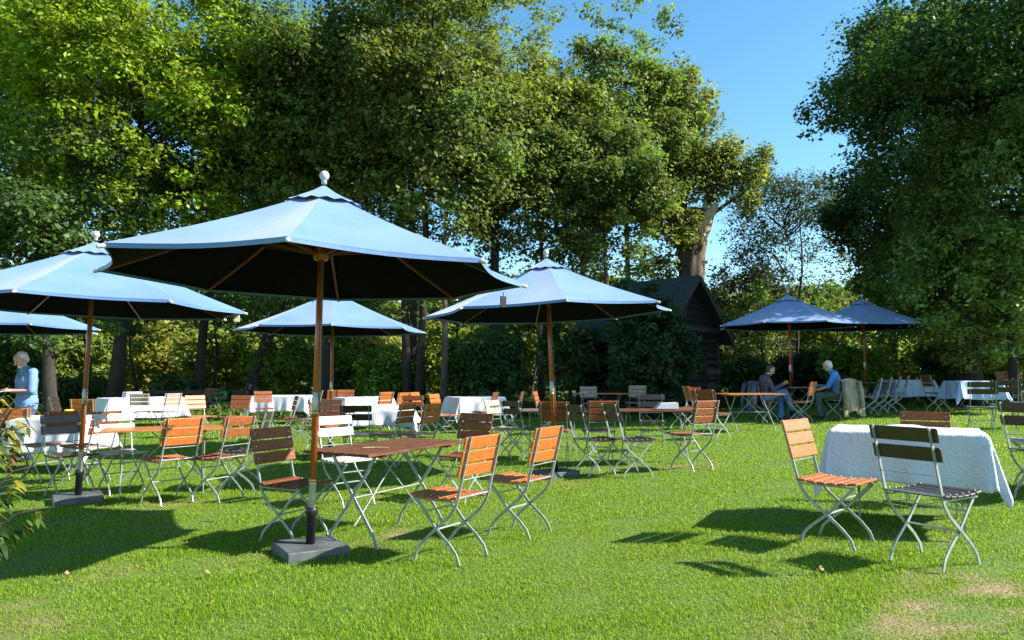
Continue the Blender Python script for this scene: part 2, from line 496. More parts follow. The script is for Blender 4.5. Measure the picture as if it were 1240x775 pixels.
O, B, D, W, Q = 'orange_wood', 'brown_wood', 'dark_wood', 'worn_wood', 'glare_wood'

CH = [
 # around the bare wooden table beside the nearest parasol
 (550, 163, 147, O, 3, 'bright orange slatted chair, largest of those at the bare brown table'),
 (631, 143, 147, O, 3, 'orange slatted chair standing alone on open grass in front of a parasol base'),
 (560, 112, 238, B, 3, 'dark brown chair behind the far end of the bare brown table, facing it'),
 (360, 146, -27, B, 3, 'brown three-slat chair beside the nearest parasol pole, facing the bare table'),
 (424, 116, -42, Q, 2, 'pale glare-coloured two-slat chair behind the bare brown table and the nearest pole'),
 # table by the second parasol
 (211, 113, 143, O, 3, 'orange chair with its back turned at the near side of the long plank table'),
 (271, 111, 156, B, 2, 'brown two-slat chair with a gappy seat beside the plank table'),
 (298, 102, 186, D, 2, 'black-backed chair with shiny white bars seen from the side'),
 (153, 104, -40, Q, 2, 'white glare-coloured chair tucked behind the plank table'),
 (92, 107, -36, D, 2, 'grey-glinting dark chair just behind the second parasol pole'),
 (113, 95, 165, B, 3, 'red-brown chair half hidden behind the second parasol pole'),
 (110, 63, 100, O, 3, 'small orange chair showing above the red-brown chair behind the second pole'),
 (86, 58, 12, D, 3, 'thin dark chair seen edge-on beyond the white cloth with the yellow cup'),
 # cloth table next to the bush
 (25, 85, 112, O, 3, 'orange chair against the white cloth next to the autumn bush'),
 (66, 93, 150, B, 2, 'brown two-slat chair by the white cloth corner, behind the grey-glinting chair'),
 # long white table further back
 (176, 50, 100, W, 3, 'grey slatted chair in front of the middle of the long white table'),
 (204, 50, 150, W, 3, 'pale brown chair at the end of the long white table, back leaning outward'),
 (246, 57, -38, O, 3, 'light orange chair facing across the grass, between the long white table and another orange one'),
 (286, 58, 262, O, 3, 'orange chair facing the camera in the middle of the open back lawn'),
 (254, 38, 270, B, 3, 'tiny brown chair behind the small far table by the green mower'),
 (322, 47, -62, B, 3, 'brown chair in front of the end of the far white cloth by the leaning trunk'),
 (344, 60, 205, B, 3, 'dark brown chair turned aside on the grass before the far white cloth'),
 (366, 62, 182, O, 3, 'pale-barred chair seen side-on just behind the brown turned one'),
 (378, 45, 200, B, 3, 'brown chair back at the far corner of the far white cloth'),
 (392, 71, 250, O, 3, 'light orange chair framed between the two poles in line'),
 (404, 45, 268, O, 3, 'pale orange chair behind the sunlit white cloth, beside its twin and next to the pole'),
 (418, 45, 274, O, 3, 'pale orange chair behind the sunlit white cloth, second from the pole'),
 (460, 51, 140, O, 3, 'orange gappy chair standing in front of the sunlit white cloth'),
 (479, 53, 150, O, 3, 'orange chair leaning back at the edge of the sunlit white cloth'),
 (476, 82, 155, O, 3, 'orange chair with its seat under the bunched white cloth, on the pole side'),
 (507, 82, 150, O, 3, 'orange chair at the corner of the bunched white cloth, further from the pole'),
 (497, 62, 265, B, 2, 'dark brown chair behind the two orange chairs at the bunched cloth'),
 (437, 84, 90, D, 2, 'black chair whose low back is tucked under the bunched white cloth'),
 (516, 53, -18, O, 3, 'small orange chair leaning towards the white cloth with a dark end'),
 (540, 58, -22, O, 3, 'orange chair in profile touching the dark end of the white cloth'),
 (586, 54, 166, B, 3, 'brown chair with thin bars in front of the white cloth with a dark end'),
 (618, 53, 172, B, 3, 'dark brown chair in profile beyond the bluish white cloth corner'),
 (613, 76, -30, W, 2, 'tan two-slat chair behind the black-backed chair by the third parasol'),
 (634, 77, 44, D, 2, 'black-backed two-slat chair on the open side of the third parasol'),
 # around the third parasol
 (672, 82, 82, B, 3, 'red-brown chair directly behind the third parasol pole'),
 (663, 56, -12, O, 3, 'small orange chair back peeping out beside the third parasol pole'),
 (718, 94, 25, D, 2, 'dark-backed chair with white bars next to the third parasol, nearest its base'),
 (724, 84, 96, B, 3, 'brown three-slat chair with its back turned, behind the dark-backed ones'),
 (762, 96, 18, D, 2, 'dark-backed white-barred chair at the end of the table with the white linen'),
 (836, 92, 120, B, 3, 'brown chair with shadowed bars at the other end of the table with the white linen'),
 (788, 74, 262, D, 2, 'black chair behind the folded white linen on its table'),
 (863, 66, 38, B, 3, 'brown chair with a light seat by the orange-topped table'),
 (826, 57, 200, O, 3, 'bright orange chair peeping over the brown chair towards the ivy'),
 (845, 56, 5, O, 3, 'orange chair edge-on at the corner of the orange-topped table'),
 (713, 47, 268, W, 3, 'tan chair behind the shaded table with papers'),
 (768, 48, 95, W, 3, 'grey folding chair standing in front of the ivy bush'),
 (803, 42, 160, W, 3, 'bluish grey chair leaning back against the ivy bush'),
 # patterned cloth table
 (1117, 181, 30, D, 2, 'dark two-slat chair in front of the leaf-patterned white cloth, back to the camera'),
 (1003, 160, -46, O, 3, 'light orange chair in profile at the end of the leaf-patterned white cloth'),
 (1116, 130, 240, B, 3, 'brown chair back showing above the leaf-patterned white cloth', .93),
 (1256, 130, 25, D, 2, 'dark chair cut by the picture edge beside the leaf-patterned cloth'),
 (1252, 118, 150, Q, 2, 'pale glare-coloured chair at the very edge of the picture'),
 # under the far parasols
 (925, 51.5, 8, D, 2, 'dark chair with a grey jacket that the person in jeans sits on'),
 (1012, 52.5, 124, D, 2, 'dark chair with a beige jacket that the man in the blue shirt sits on'),
 (968, 54, 140, O, 3, 'small orange chair on the near side of the occupied table'),
 (1050, 50, 156, W, 3, 'pale-barred chair leaning in a row behind the beige jacket, first of the row'),
 (1062, 49, 156, W, 3, 'pale-barred chair in the row behind the beige jacket, second of the row'),
 (1073, 48, 155, W, 3, 'pale-barred chair in the row behind the beige jacket, third of the row'),
 (1083, 47, 154, W, 3, 'pale-barred chair in the row behind the beige jacket, last by the shaded cloth'),
 (1103, 40, 268, B, 2, 'brown chair back behind the shaded cloth under the dark tree'),
 (1132, 49, 4, B, 3, 'thin chair in profile between the two bluish cloths'),
 (1184, 70, 66, D, 2, 'dark two-slat chair in the dark row, closest to the leaf-patterned cloth'),
 (1212, 68, 62, D, 2, 'dark two-slat chair in the middle of the dark row before the bluish cloth'),
 (1236, 66, 62, D, 2, 'dark two-slat chair at the picture-edge end of the dark row'),
 (1222, 46, 20, W, 3, 'pale wooden chair edge-on in front of the yellow-green bush'),
 (1234, 48, 15, O, 3, 'orange chair edge-on in front of the yellow-green bush'),
]
for c in CH:
    chair(*c)

# ------------------------------------------------------------------ tables
def table(px, s, head, wood, L, Wd, label, xy=None, top=0.74, seed=0):
    x, y = xy if xy else at(px, s)
    root = empty('folding_table', (x, y, gz(x, y) - .004), R(head))
    tag(root, label, 'table', 'folding wooden tables')
    m = MB(); n = 6; pw = Wd / n
    for k in range(n):
        m.box((0, -Wd / 2 + pw * (k + .5), top - .012), (L, pw - .006, .022), None, 0, .003)
    for s_ in (-1, 1):
        m.box((s_ * L * .34, 0, top - .034), (.05, Wd - .05, .02), None, 0)
    m.build('tabletop', wood, root)
    for e in (-1, 1):
        for q in (-1, 1):
            lg = MB()
            xx = e * L * .34 + q * .011
            yy = Wd * .42
            lg.bar([(xx, q * yy * .80, top - .046), (xx, q * yy * .55, top - .16), (xx, 0, top * .5), (xx, -q * yy * .72, .10), (xx, -q * yy * .86, 0)],
                   .010, .024, 0, Vector((1, 0, 0)))
            lg.build('leg', 'steel', root)
    m = MB(); m.tube([(-L * .34, -.0, top * .5), (L * .34, 0, top * .5)], .006, 6); m.build('stretcher', 'steel', root)
    for q in (-1, 1):
        m = MB(); m.tube([(q * L * .34, .02 * q, .16), (-q * L * .10, .02 * q, top - .05)], .006, 6); m.build('brace', 'steel', root)
    return root, x, y

def cloth(x, y, head, L, Wd, over, top, matn, label, cat='tablecloth', seed=0, flare=0.34, sag=0.0, corner_drop=0.93, x0=None, rest=0.0):
    """a rectangular cloth draped over a table: top sheet, hanging skirts with folds, pointed corners"""
    r = random.Random(seed)
    n = 72; st = (L + 2 * over)
    nx = int(st / .022); ny = int((Wd + 2 * over) / .022)
    ph = [r.uniform(0, 6.28) for _ in range(12)]
    vs, uv = [], []
    hx, hy = L / 2 + .012, Wd / 2 + .012
    for j in range(ny + 1):
        for i in range(nx + 1):
            a = -hx - over + (2 * hx + 2 * over) * i / nx
            b = -hy - over + (2 * hy + 2 * over) * j / ny
            uv.append((a, b))
            ex = max(abs(a) - hx, 0); ey = max(abs(b) - hy, 0)
            sx = 1 if a > 0 else -1; sy = 1 if b > 0 else -1
            z = top + .004
            wob = .0035 * math.sin(a * 13 + ph[0]) * math.sin(b * 17 + ph[1]) + .003 * math.sin(a * 31 + b * 9 + ph[2])
            X, Y = a, b
            if ex == 0 and ey == 0:
                z += abs(wob) + rest * max(0, math.sin(a * 9 + ph[3])) * max(0, math.sin(b * 11 + ph[4]))
            elif ex > 0 and ey > 0:
                rr = math.hypot(ex, ey); k = flare * rr
                an = math.atan2(ey, ex)
                f = .018 * rr * math.sin(an * 8 + ph[5]) / max(over, .1)
                X = sx * (hx + (k + f) * math.cos(an) + .006); Y = sy * (hy + (k + f) * math.sin(an) + .006)
                z -= rr * corner_drop
            elif ex > 0:
                f = (.020 * math.sin(b * 14 + ph[6]) + .012 * math.sin(b * 31 + ph[7]) + .03) * min(1, ex / over * 1.1)
                fl = flare * ex * math.exp(-((hy - abs(b)) / .09) ** 2)
                X = sx * (hx + f + fl * .5 + .006); z -= ex * .985
            else:
                f = (.026 * math.sin(a * 12 + ph[8]) + .015 * math.sin(a * 27 + ph[9]) + .04) * min(1, ey / over * 1.1)
                fl = flare * ey * math.exp(-((hx - abs(a)) / .09) ** 2)
                Y = sy * (hy + f + fl * .5 + .006); z -= ey * .985
            e2 = max(ex, ey)
            if e2 > 0:   # rounded edge
                z += 0.0
            vs.append((X, Y, z + .012 * math.sin(a * 4 + b * 3 + ph[10]) * min(1, e2 / max(over, .01))))
    fs = []
    for j in range(ny):
        for i in range(nx):
            k = j * (nx + 1) + i
            fs.append((k, k + 1, k + nx + 2, k + nx + 1))
    me = bpy.data.meshes.new('tablecloth')
    me.from_pydata(vs, [], fs)
    ul = me.uv_layers.new(name='UVMap')
    for lp in me.loops:
        ul.data[lp.index].uv = uv[lp.vertex_index]
    me.materials.append(MATS[matn])
    me.polygons.foreach_set('use_smooth', [True] * len(fs))
    o = link('tablecloth', me)
    o.location = (x, y, gz(x, y)); o.rotation_euler = (0, 0, R(head))
    so = o.modifiers.new('thickness', 'SOLIDIFY'); so.thickness = .0025; so.offset = 1
    tag(o, label, cat, 'table cloths')
    return o

table(0, 0, 61, 'table_brown', 1.30, .66, 'bare dark brown plank table beside the nearest parasol', xy=(-1.02, 5.92))
table(0, 0, 24, 'table_orange', 1.22, .62, 'long bare plank table beside the second parasol', xy=(-3.95, 8.05))
table(790, 85, 2, 'table_brown', 1.22, .66, 'brown wooden table carrying folded white linen')
table(905, 60, 6, 'table_orange', 1.15, .8, 'orange-topped wooden table in the sun near the occupied table')
table(668, 78, 0, 'table_grey', 1.0, .66, 'shaded grey-brown table behind the third parasol pole')
t6 = table(727, 49, 0, 'table_orange', 1.28, .7, 'wooden table with white papers before the shed')
table(772, 36, 0, 'table_grey', 1.22, .7, 'far dark wooden table right against the ivy bush')
table(256, 39, 0, 'table_brown', .8, .6, 'small far wooden table with pale crossed legs near the mower')
table(974, 51, 4, 'table_grey', 1.15, .7, 'dark wooden table where the two seated people face each other')
table(1047, 46, 4, 'table_grey', 1.1, .7, 'shaded wooden table under the last parasol, behind the row of chairs')

def ctable(x, y, head, L, Wd, over, matn, label, tl, seed, **kw):
    table(0, 0, head, 'table_brown', L, Wd, tl, xy=(x, y))
    return cloth(x, y, head, L, Wd, over, .74, matn, label, seed=seed, **kw)
ctable(3.26, 5.88, -29, 1.06, .76, .40, 'scroll_linen', 'white leaf-patterned tablecloth with hanging pointed corners, nearest cloth',
       'table hidden under the leaf-patterned white cloth', 1, flare=.24, rest=.02)
ctable(-6.62, 10.15, 3, 1.22, .72, .48, 'white_linen', 'bright white tablecloth beside the autumn bush with a yellow cup on it',
       'table hidden under the bright cloth with the yellow cup', 2)
x, y = at(166, 47); ctable(x, y + .3, 50, 1.8, .8, .52, 'white_linen', 'long white tablecloth with a folded white stack on top',
       'long table hidden under the white cloth with a folded stack', 3)
x, y = at(341, 45); ctable(x, y + .2, 3, 1.35, .8, .42, 'white_linen', 'far white tablecloth in front of the leaning dark trunk',
       'table hidden under the far white cloth near the leaning trunk', 4)
x, y = at(438, 50); ctable(x, y + .2, 36, 1.2, .8, .42, 'white_linen', 'sunlit white tablecloth just behind the pole of the fourth parasol',
       'table hidden under the sunlit white cloth by the fourth parasol', 5)
x, y = at(575, 51); ctable(x, y + .2, 29, 1.15, .8, .45, 'white_linen', 'bluish white tablecloth with a dark shaded end, between profile chairs',
       'table hidden under the bluish white cloth with the dark end', 6)
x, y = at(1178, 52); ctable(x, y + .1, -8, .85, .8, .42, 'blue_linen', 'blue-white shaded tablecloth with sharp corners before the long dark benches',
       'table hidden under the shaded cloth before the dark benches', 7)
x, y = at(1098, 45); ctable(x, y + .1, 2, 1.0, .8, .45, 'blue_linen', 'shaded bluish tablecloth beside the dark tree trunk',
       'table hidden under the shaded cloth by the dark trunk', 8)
ctable(5.85, 6.75, -20, 1.0, .75, .42, 'white_linen', 'white tablecloth cut off by the picture edge beyond the patterned one',
       'table hidden under the cloth at the picture edge', 9)
x, y = at(452, 75); table(0, 0, 2, 'table_brown', 1.22, .7, 'brown table half covered by a bunched white cloth', xy=(x, y))
cloth(x + .22, y, 2, .80, .7, .24, .74, 'white_linen', 'white tablecloth bunched up over one half of a brown table', seed=12, rest=.09, flare=.5)

# things lying on tables
def on(x, y, h): return (x, y, gz(x, y) + h)
x, y = at(805, 85)
m = MB(); m.add([(-.16, -.10, 0), (.16, -.10, 0), (.16, .10, 0), (-.16, .10, 0), (-.08, -.095, .075), (.155, -.095, .085), (.155, .09, .085), (-.08, .09, .075)],
                [(0, 3, 2, 1), (4, 5, 6, 7), (0, 1, 5, 4), (1, 2, 6, 5), (2, 3, 7, 6), (3, 0, 4, 7)])
o = m.build('folded_linen', 'paper'); o.location = on(x, y, .742); tag(o, 'folded white linen lying on the brown table', 'linen')
x, y = at(155, 47)
m = MB()
for k in range(4): m.box((.004 * (k % 2), 0, .016 + .036 * k), (.42 - .01 * k, .30, .033), None, 0, .012)
o = m.build('linen_stack', 'white_linen'); o.location = on(x, y + .3, .752); o.rotation_euler.z = R(50); tag(o, 'stack of folded white linen on the long white table', 'linen')
m = MB(); m.lathe([(.032, 0), (.050, .012), (.056, .075), (.058, .10), (.052, .10), (.046, .02), (.001, .018)], 18)
m.tube([(.054, 0, .085), (.088, 0, .075), (.088, 0, .04), (.053, 0, .028)], .007, 6)
o = m.build('cup', 'yellow_glaze', None, True); o.location = on(-6.28, 10.02, .752); tag(o, 'yellow cup on the bright white cloth', 'cup')
x, y = at(700, 49)
for k, (dx, dy, rz, lab) in enumerate([(0, 0, .2, 'white paper sheet lying flat at the table corner before the shed'), (.14, .06, -.3, 'second white sheet overlapping the paper on the table before the shed')]):
    m = MB(); m.box((0, 0, .003 + .007 * k), (.21, .297, .004), None, 0); m.box((.004, .003, .0065 + .007 * k), (.20, .29, .002), None, 0)
    o = m.build('paper_sheet', 'paper'); o.location = on(x + dx, y + dy, .741); o.rotation_euler.z = rz; tag(o, lab, 'paper', 'papers on tables')
x, y = at(991, 51)
m = MB()
for k in range(3): m.box((.01 * k, -.008 * k, .006 + .012 * k), (.36 - .03 * k, .30, .011), Matrix.Rotation(.12 * k, 3, 'Z'), 0, .003)
o = m.build('newspaper', 'paper'); o.location = on(x, y, .741); tag(o, 'white newspaper in front of the man in the blue shirt', 'newspaper')
m = MB(); m.tube([(0, 0, .006), (.09, .02, .007), (.2, .01, .006)], .004, 5); m.box((.05, .05, .003), (.10, .035, .004), Matrix.Rotation(.4, 3, 'Z'))
o = m.build('twig', 'split_wood'); o.location = on(-1.18, 5.62, .741); tag(o, 'dry twig lying on the bare dark brown table', 'twig')

# ------------------------------------------------------------------ parasols
RC, ZR, ZA = 1.60, 2.12, 2.80
def panel_z(t):            # t: 0 apex .. 1 rim, a slightly hollow slope
    return ZA - (ZA - ZR) * (t + .045 * math.sin(math.pi * t))
def canopy_mb(off=0.0, hem=True):
    m = MB(); nr, na = 12, 8
    vs, fs = [], []
    cols = 8 * na
    for i in range(nr + 1):
        t = .02 + .98 * i / nr
        for k in range(cols):
            c, u = divmod(k, na); u /= na
            a0, a1 = c * math.pi / 4, (c + 1) * math.pi / 4
            p = Vector((math.cos(a0), math.sin(a0))) * (1 - u) + Vector((math.cos(a1), math.sin(a1))) * u
            bow = 1 - .045 * math.sin(math.pi * u) * t
            sagz = -.030 * math.sin(math.pi * u) * math.sin(math.pi * min(1, t * .9))
            vs.append((p.x * RC * t * bow, p.y * RC * t * bow, panel_z(t) + sagz + off))
    for i in range(nr):
        for k in range(cols):
            q = (k + 1) % cols
            fs.append((i * cols + k, (i + 1) * cols + k, (i + 1) * cols + q, i * cols + q))
    if hem:
        base = len(vs)
        for k in range(cols):
            v = Vector(vs[nr * cols + k]); vs.append((v.x * .998, v.y * .998, v.z - .030))
        for k in range(cols):
            q = (k + 1) % cols
            fs.append((nr * cols + k, base + k, base + q, nr * cols + q))
    m.add(vs, fs)
    return m
def parasol_proto():
    root = empty('parasol')
    m = MB(); m.box((0, 0, .042), (.46, .46, .084), Matrix.Rotation(R(24), 3, 'Z'), 0, .006); m.build('base_slab', 'slate', root)
    m = MB(); m.lathe([(.034, .08), (.034, .295), (.046, .30), (.046, .35), (.040, .355), (.030, .355)], 16); m.build('socket', 'black_metal', root, True)
    m = MB(); m.lathe([(.026, .35), (.026, .53), (.0265, .53), (.0265, .54)], 16); m.build('pole_sleeve', 'bright_steel', root, True)
    m = MB(); m.lathe([(.0245, .54), (.0245, 2.78)], 16); m.build('pole', 'pole_wood', root, True)
    m = MB(); m.lathe([(.0265, 1.08), (.0265, 1.22)], 16); m.build('pole_joint', 'bright_steel', root, True)
    for z_ in (.54, 1.05):
        m = MB(); m.lathe([(.0268, z_), (.0268, z_ + .029)], 16); m.build('ferrule', 'brass', root, True)
    c = canopy_mb(0, True).build('canopy', 'blue_canvas', root)
    c.data.polygons.foreach_set('use_smooth', [False] * len(c.data.polygons))
    canopy_mb(-.007, False).build('shade_underside', 'shade_navy', root)  # added sheet below the canvas, coloured for the shade beneath
    # vent cap with scalloped skirt
    m = MB(); n = 64; vs = []; fs = []
    rings = [(.02, ZA + .030), (.10, panel_z(.10 / RC) + .026), (.22, panel_z(.22 / RC) + .024), (.30, panel_z(.30 / RC) + .014)]
    for i, (r_, z_) in enumerate(rings):
        for k in range(n):
            a = 2 * math.pi * k / n
            rr = r_ * (1 - .05 * abs(math.sin(4 * a)))
            zz = z_ + (.016 * (0.5 - 0.5 * math.cos(16 * a)) if i == 3 else 0)
            vs.append((rr * math.cos(a), rr * math.sin(a), zz))
    for i in range(3):
        for k in range(n):
            q = (k + 1) % n
            fs.append((i * n + k, (i + 1) * n + k, (i + 1) * n + q, i * n + q))
    m.add(vs, fs); m.build('vent_cap', 'blue_canvas', root)
    m = MB(); m.ball((0, 0, ZA + .115), (.038, .038, .040), 16); m.lathe([(.022, ZA + .05), (.018, ZA + .085), (.022, ZA + .10)], 12); m.build('finial', 'off_white', root, True)
    m = MB(); m.lathe([(.045, 2.24), (.062, 2.26), (.062, 2.33), (.045, 2.35)], 16); m.build('runner', 'pole_wood', root, True)
    m = MB(); m.lathe([(.055, 2.66), (.06, 2.70), (.05, 2.75)], 16); m.build('top_hub', 'pole_wood', root, True)
    for k in range(8):
        a = k * math.pi / 4
        ca, sa = math.cos(a), math.sin(a)
        def q(r_, z_): return (r_ * ca, r_ * sa, z_)
        m = MB(); pts = [q(RC * t, panel_z(t) - .022) for t in (.04, .3, .6, .8, 1.0)]
        m.bar(pts, .020, .024, 0, Vector((-sa, ca, 0)))
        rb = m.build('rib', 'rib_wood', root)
        m = MB(); m.bar([q(.06, 2.30), q(.30, 2.30 + (panel_z(.46) - .03 - 2.30) * .34), q(RC * .46, panel_z(.46) - .034)], .016, .022, 0, Vector((-sa, ca, 0)))
        m.build('strut', 'rib_wood', root)
        m = MB(); m.tube([q(RC * .985, panel_z(.985) - .022), q(RC * 1.016, panel_z(1.0) - .026)], .0145, 8); m.ball(q(RC * 1.016, panel_z(1.0) - .026), .0145, 8)
        m.build('end_cap', 'off_white', root, True)
    m = MB()
    m.tube([(.045, .02, 2.24), (.050, .03, 1.7), (.042, .035, 1.25), (.06, .03, .98), (.05, .045, .84), (.034, .03, .98), (.03, .02, 1.3), (.033, .01, 2.24)], .0045, 5)
    m.build('rope', 'rope_fibre', root)
    return root
PAR = None
def parasol(px, s, rot, label, scale=1.0, tilt=(0, 0), xy=None):
    global PAR
    x, y = xy if xy else at(px, s)
    if PAR is None:
        PAR = parasol_proto(); o = PAR
    else:
        o = copy_tree(PAR)
    o.location = (x, y, gz(x, y) - .028); o.rotation_euler = (Matrix.Rotation(R(tilt[1]), 3, 'Y') @ Matrix.Rotation(R(tilt[0]), 3, 'X') @ Matrix.Rotation(R(rot), 3, 'Z')).to_euler(); o.scale = (scale,) * 3
    tag(o, label, 'parasol', 'blue garden parasols')
    return o
p1 = parasol(381, 157, -81, 'nearest and largest blue parasol on a slate base by the bare brown table', tilt=(0, .9))
p2 = parasol(103, 111, -80, 'blue parasol at the plank table, its slate base near the autumn bush', tilt=(0, 1.2))
p3 = parasol(672, 93, -86, 'blue parasol with a slightly leaning pole behind the lone orange chair', tilt=(0, -2.2))
p4 = parasol(402, 69, -76, 'blue parasol seen directly behind the nearest pole')
p5 = parasol(-18, 78, -80, 'blue parasol cut by the picture edge above the standing man')
p6 = parasol(956, 50, -84, 'blue parasol over the two seated people', scale=1.06)
p7 = parasol(1046, 45, -70, 'blue parasol furthest back, beside the dark tree', scale=1.06)
for p_, ang, r_, col_ in ((p1, 64, 1.60, 'black_metal'), (p2, 50, 1.5, 'off_white')):
    a = R(ang + 45); m = MB()
    zz = panel_z(r_ / RC) - .05
    m.box((r_ * math.cos(a), r_ * math.sin(a), zz - .05), (.06, .012, .10), Matrix.Rotation(a, 3, 'Z'), 0, .004)
    m.tube([(r_ * math.cos(a), r_ * math.sin(a), zz), (r_ * math.cos(a), r_ * math.sin(a), zz + .04)], .004, 5)
    m.build('care_tag', col_, p_)

# ------------------------------------------------------------------ people
def remeshed(name, mb, mat, parent, voxel=.009, smooth=4):
    me = mb.mesh(name + '_src', mat, True)
    o = bpy.data.objects.new(name + '_src', me); COL.objects.link(o)
    md = o.modifiers.new('r', 'REMESH'); md.mode = 'VOXEL'; md.voxel_size = voxel; md.use_smooth_shade = True
    sm = o.modifiers.new('s', 'SMOOTH'); sm.factor = .5; sm.iterations = smooth
    dg = bpy.context.evaluated_depsgraph_get(); dg.update()
    nm = bpy.data.meshes.new_from_object(o.evaluated_get(dg))
    bpy.data.objects.remove(o); bpy.data.meshes.remove(me)
    nm.materials.clear(); nm.materials.append(MATS[mat])
    nm.polygons.foreach_set('use_smooth', [True] * len(nm.polygons))
    return link(name, nm, parent)

def capsule(m, pts, rads, n=12):
    m.tube(pts, list(rads), n)
    for p, r_ in zip(pts, rads):
        m.ball(p, r_ * .995, n)
def hand(m, w, d, side):
    """palm with four fingers and a thumb, curled; w wrist, d forward direction"""
    w = Vector(w); d = Vector(d).normalized(); up = Vector((0, 0, 1))
    lat = d.cross(up).normalized() * side
    pc = w + d * .045
    m.ball(pc, (.040, .040, .022), 10)
    capsule(m, [w, pc], [.026, .030], 8)
    for k, (o_, ln) in enumerate(((-.030, .058), (-.010, .070), (.010, .074), (.030, .064))):
        b = pc + lat * o_ + d * .030
        capsule(m, [b, b + d * ln * .5 - up * .008, b + d * ln * .8 - up * .03], [.0105, .0098, .0088], 8)
    t = pc - lat * .034
    capsule(m, [t, t + d * .02 - lat * .022 - up * .004, t + d * .050 - lat * .026 - up * .016], [.013, .0118, .0102], 8)

def person(x, y, head, J, look, clothes, label, hair='white_hair', scale=1.0, beard=False, zoff=0.0):
    root = empty('person', (x, y, gz(x, y) + zoff), R(head)); root.scale = (scale,) * 3
    tag(root, label, 'person')
    V = lambda p: Vector(p)
    body = MB()
    hipL, hipR = V(J['hip']) + V((0, .095, 0)), V(J['hip']) - V((0, .095, 0))
    ch = V(J['chest']); hp = V(J['hip']); nk = V(J['neck']); hd = V(J['head'])
    def torso(m, g, top=True):
        for s_ in (-1, 1):
            o_ = V((0, s_, 0))
            capsule(m, [hp + o_ * .075, (hp * .55 + ch * .45) + o_ * .065, ch + o_ * .085], [.115 + g, .108 + g, .118 + g], 14)
            capsule(m, [ch + o_ * .08, V(J['sh' + ('L' if s_ > 0 else 'R')]) - V((0, s_ * .01, 0))], [.11 + g, .068 + g], 12)
    def arm(m, s_, g, to='wrist', rr=(.056, .043, .030)):
        c = 'L' if s_ > 0 else 'R'
        pts = [V(J['sh' + c]), V(J['el' + c])]; rads = [rr[0] + g, rr[1] + g]
        if to == 'wrist':
            pts.append(V(J['wr' + c])); rads.append(rr[2] + g)
        capsule(m, pts, rads, 12)
    def leg(m, s_, g, rr=(.088, .060, .043)):
        c = 'L' if s_ > 0 else 'R'
        h = hipL if s_ > 0 else hipR
        k_, a_ = V(J['kn' + c]), V(J['an' + c])
        capsule(m, [h, k_], [rr[0] + g, rr[1] + g], 12)
        capsule(m, [k_, (k_ * .65 + a_ * .35) , a_], [rr[1] + g, rr[1] - .004 + g, rr[2] + g], 12)
    torso(body, -.006)
    for s_ in (-1, 1):
        arm(body, s_, 0); leg(body, s_, 0)
        c = 'L' if s_ > 0 else 'R'
        w = V(J['wr' + c]); d = (w - V(J['el' + c])); d.z *= .5
        if 'hd' + c in J: d = V(J['hd' + c])
        hand(body, w, d, s_)
        capsule(body, [V(J['an' + c]), V(J['to' + c])], [.04, .028], 8)
    # neck and head: skull, jaw, brow, nose, ears, lips
    capsule(body, [ch + V((0, 0, .12)), nk, hd - V((0, 0, .06))], [.07, .055, .052], 12)
    rot = Matrix.Rotation(look[0], 3, 'Z') @ Matrix.Rotation(look[1], 3, 'Y')
    h = lambda p: hd + rot @ V(p)
    body.ball(h((0, 0, .025)), (.098, .077, .100), 18, 0, rot)
    body.ball(h((.022, 0, -.045)), (.070, .058, .072), 16, 0, rot)
    body.ball(h((.060, 0, -.088)), (.026, .028, .020), 10, 0, rot)
    capsule(body, [h((.090, 0, .018)), h((.116, 0, -.024))], [.010, .015], 8)
    body.ball(h((.088, 0, -.060)), (.012, .024, .010), 8, 0, rot)
    for s_ in (-1, 1):
        body.ball(h((-.004, s_ * .080, -.006)), (.022, .010, .033), 10, 0, rot)
        body.ball(h((.083, s_ * .033, .026)), (.014, .022, .008), 8, 0, rot)
        body.ball(h((.058, s_ * .040, -.030)), (.026, .022, .024), 8, 0, rot)
    b = remeshed('body', body, 'skin', root, .0085, 3)
    for s_ in (-1, 1):
        m = MB(); m.ball(h((.088, s_ * .032, .006)), (.009, .012, .007), 8, 0, rot); m.build('eye', 'eye_dark', root, True)
    hm = MB()
    hm.ball(h((-.026, 0, .046)), (.093, .082, .086), 18, 0, rot)
    hm.ball(h((-.050, 0, -.005)), (.060, .078, .075), 14, 0, rot)
    if beard:
        hm.ball(h((.062, 0, -.082)), (.040, .042, .040), 12, 0, rot)
    else:
        hm.ball(h((-.03, .055, -.01)), (.05, .03, .05), 10, 0, rot); hm.ball(h((-.03, -.055, -.01)), (.05, .03, .05), 10, 0, rot)
    remeshed('hair', hm, hair, root, .008, 2)
    sm = MB(); torso(sm, .012)
    for s_ in (-1, 1): arm(sm, s_, .018, clothes.get('sleeve', 'elbow'))
    capsule(sm, [ch + V((0, 0, .12)), nk - V((0, 0, .015))], [.09, .066], 12)
    if clothes.get('hem'):
        for s_ in (-1, 1): capsule(sm, [hp + V((0, s_ * .075, 0)), hp + V((0, s_ * .07, -clothes['hem']))], [.135, .128], 12)
    remeshed('shirt', sm, clothes['shirt'], root, .010, 3)
    tm = MB()
    for s_ in (-1, 1):
        leg(tm, s_, .018, (.094, .064, .052))
        capsule(tm, [hp + V((0, s_ * .07, .03)), hipL if s_ > 0 else hipR], [.118, .108], 12)
    remeshed('trousers', tm, clothes['trousers'], root, .010, 3)
    for c in 'LR':
        m = MB(); a_, t_ = V(J['an' + c]), V(J['to' + c]); dd = (t_ - a_).normalized()
        capsule(m, [a_ - dd * .03 - V((0, 0, .03)), (a_ + t_) / 2, t_], [.048, .046, .036], 10)
        remeshed('shoe', m, 'shoe_dark', root, .010, 2)
    return root

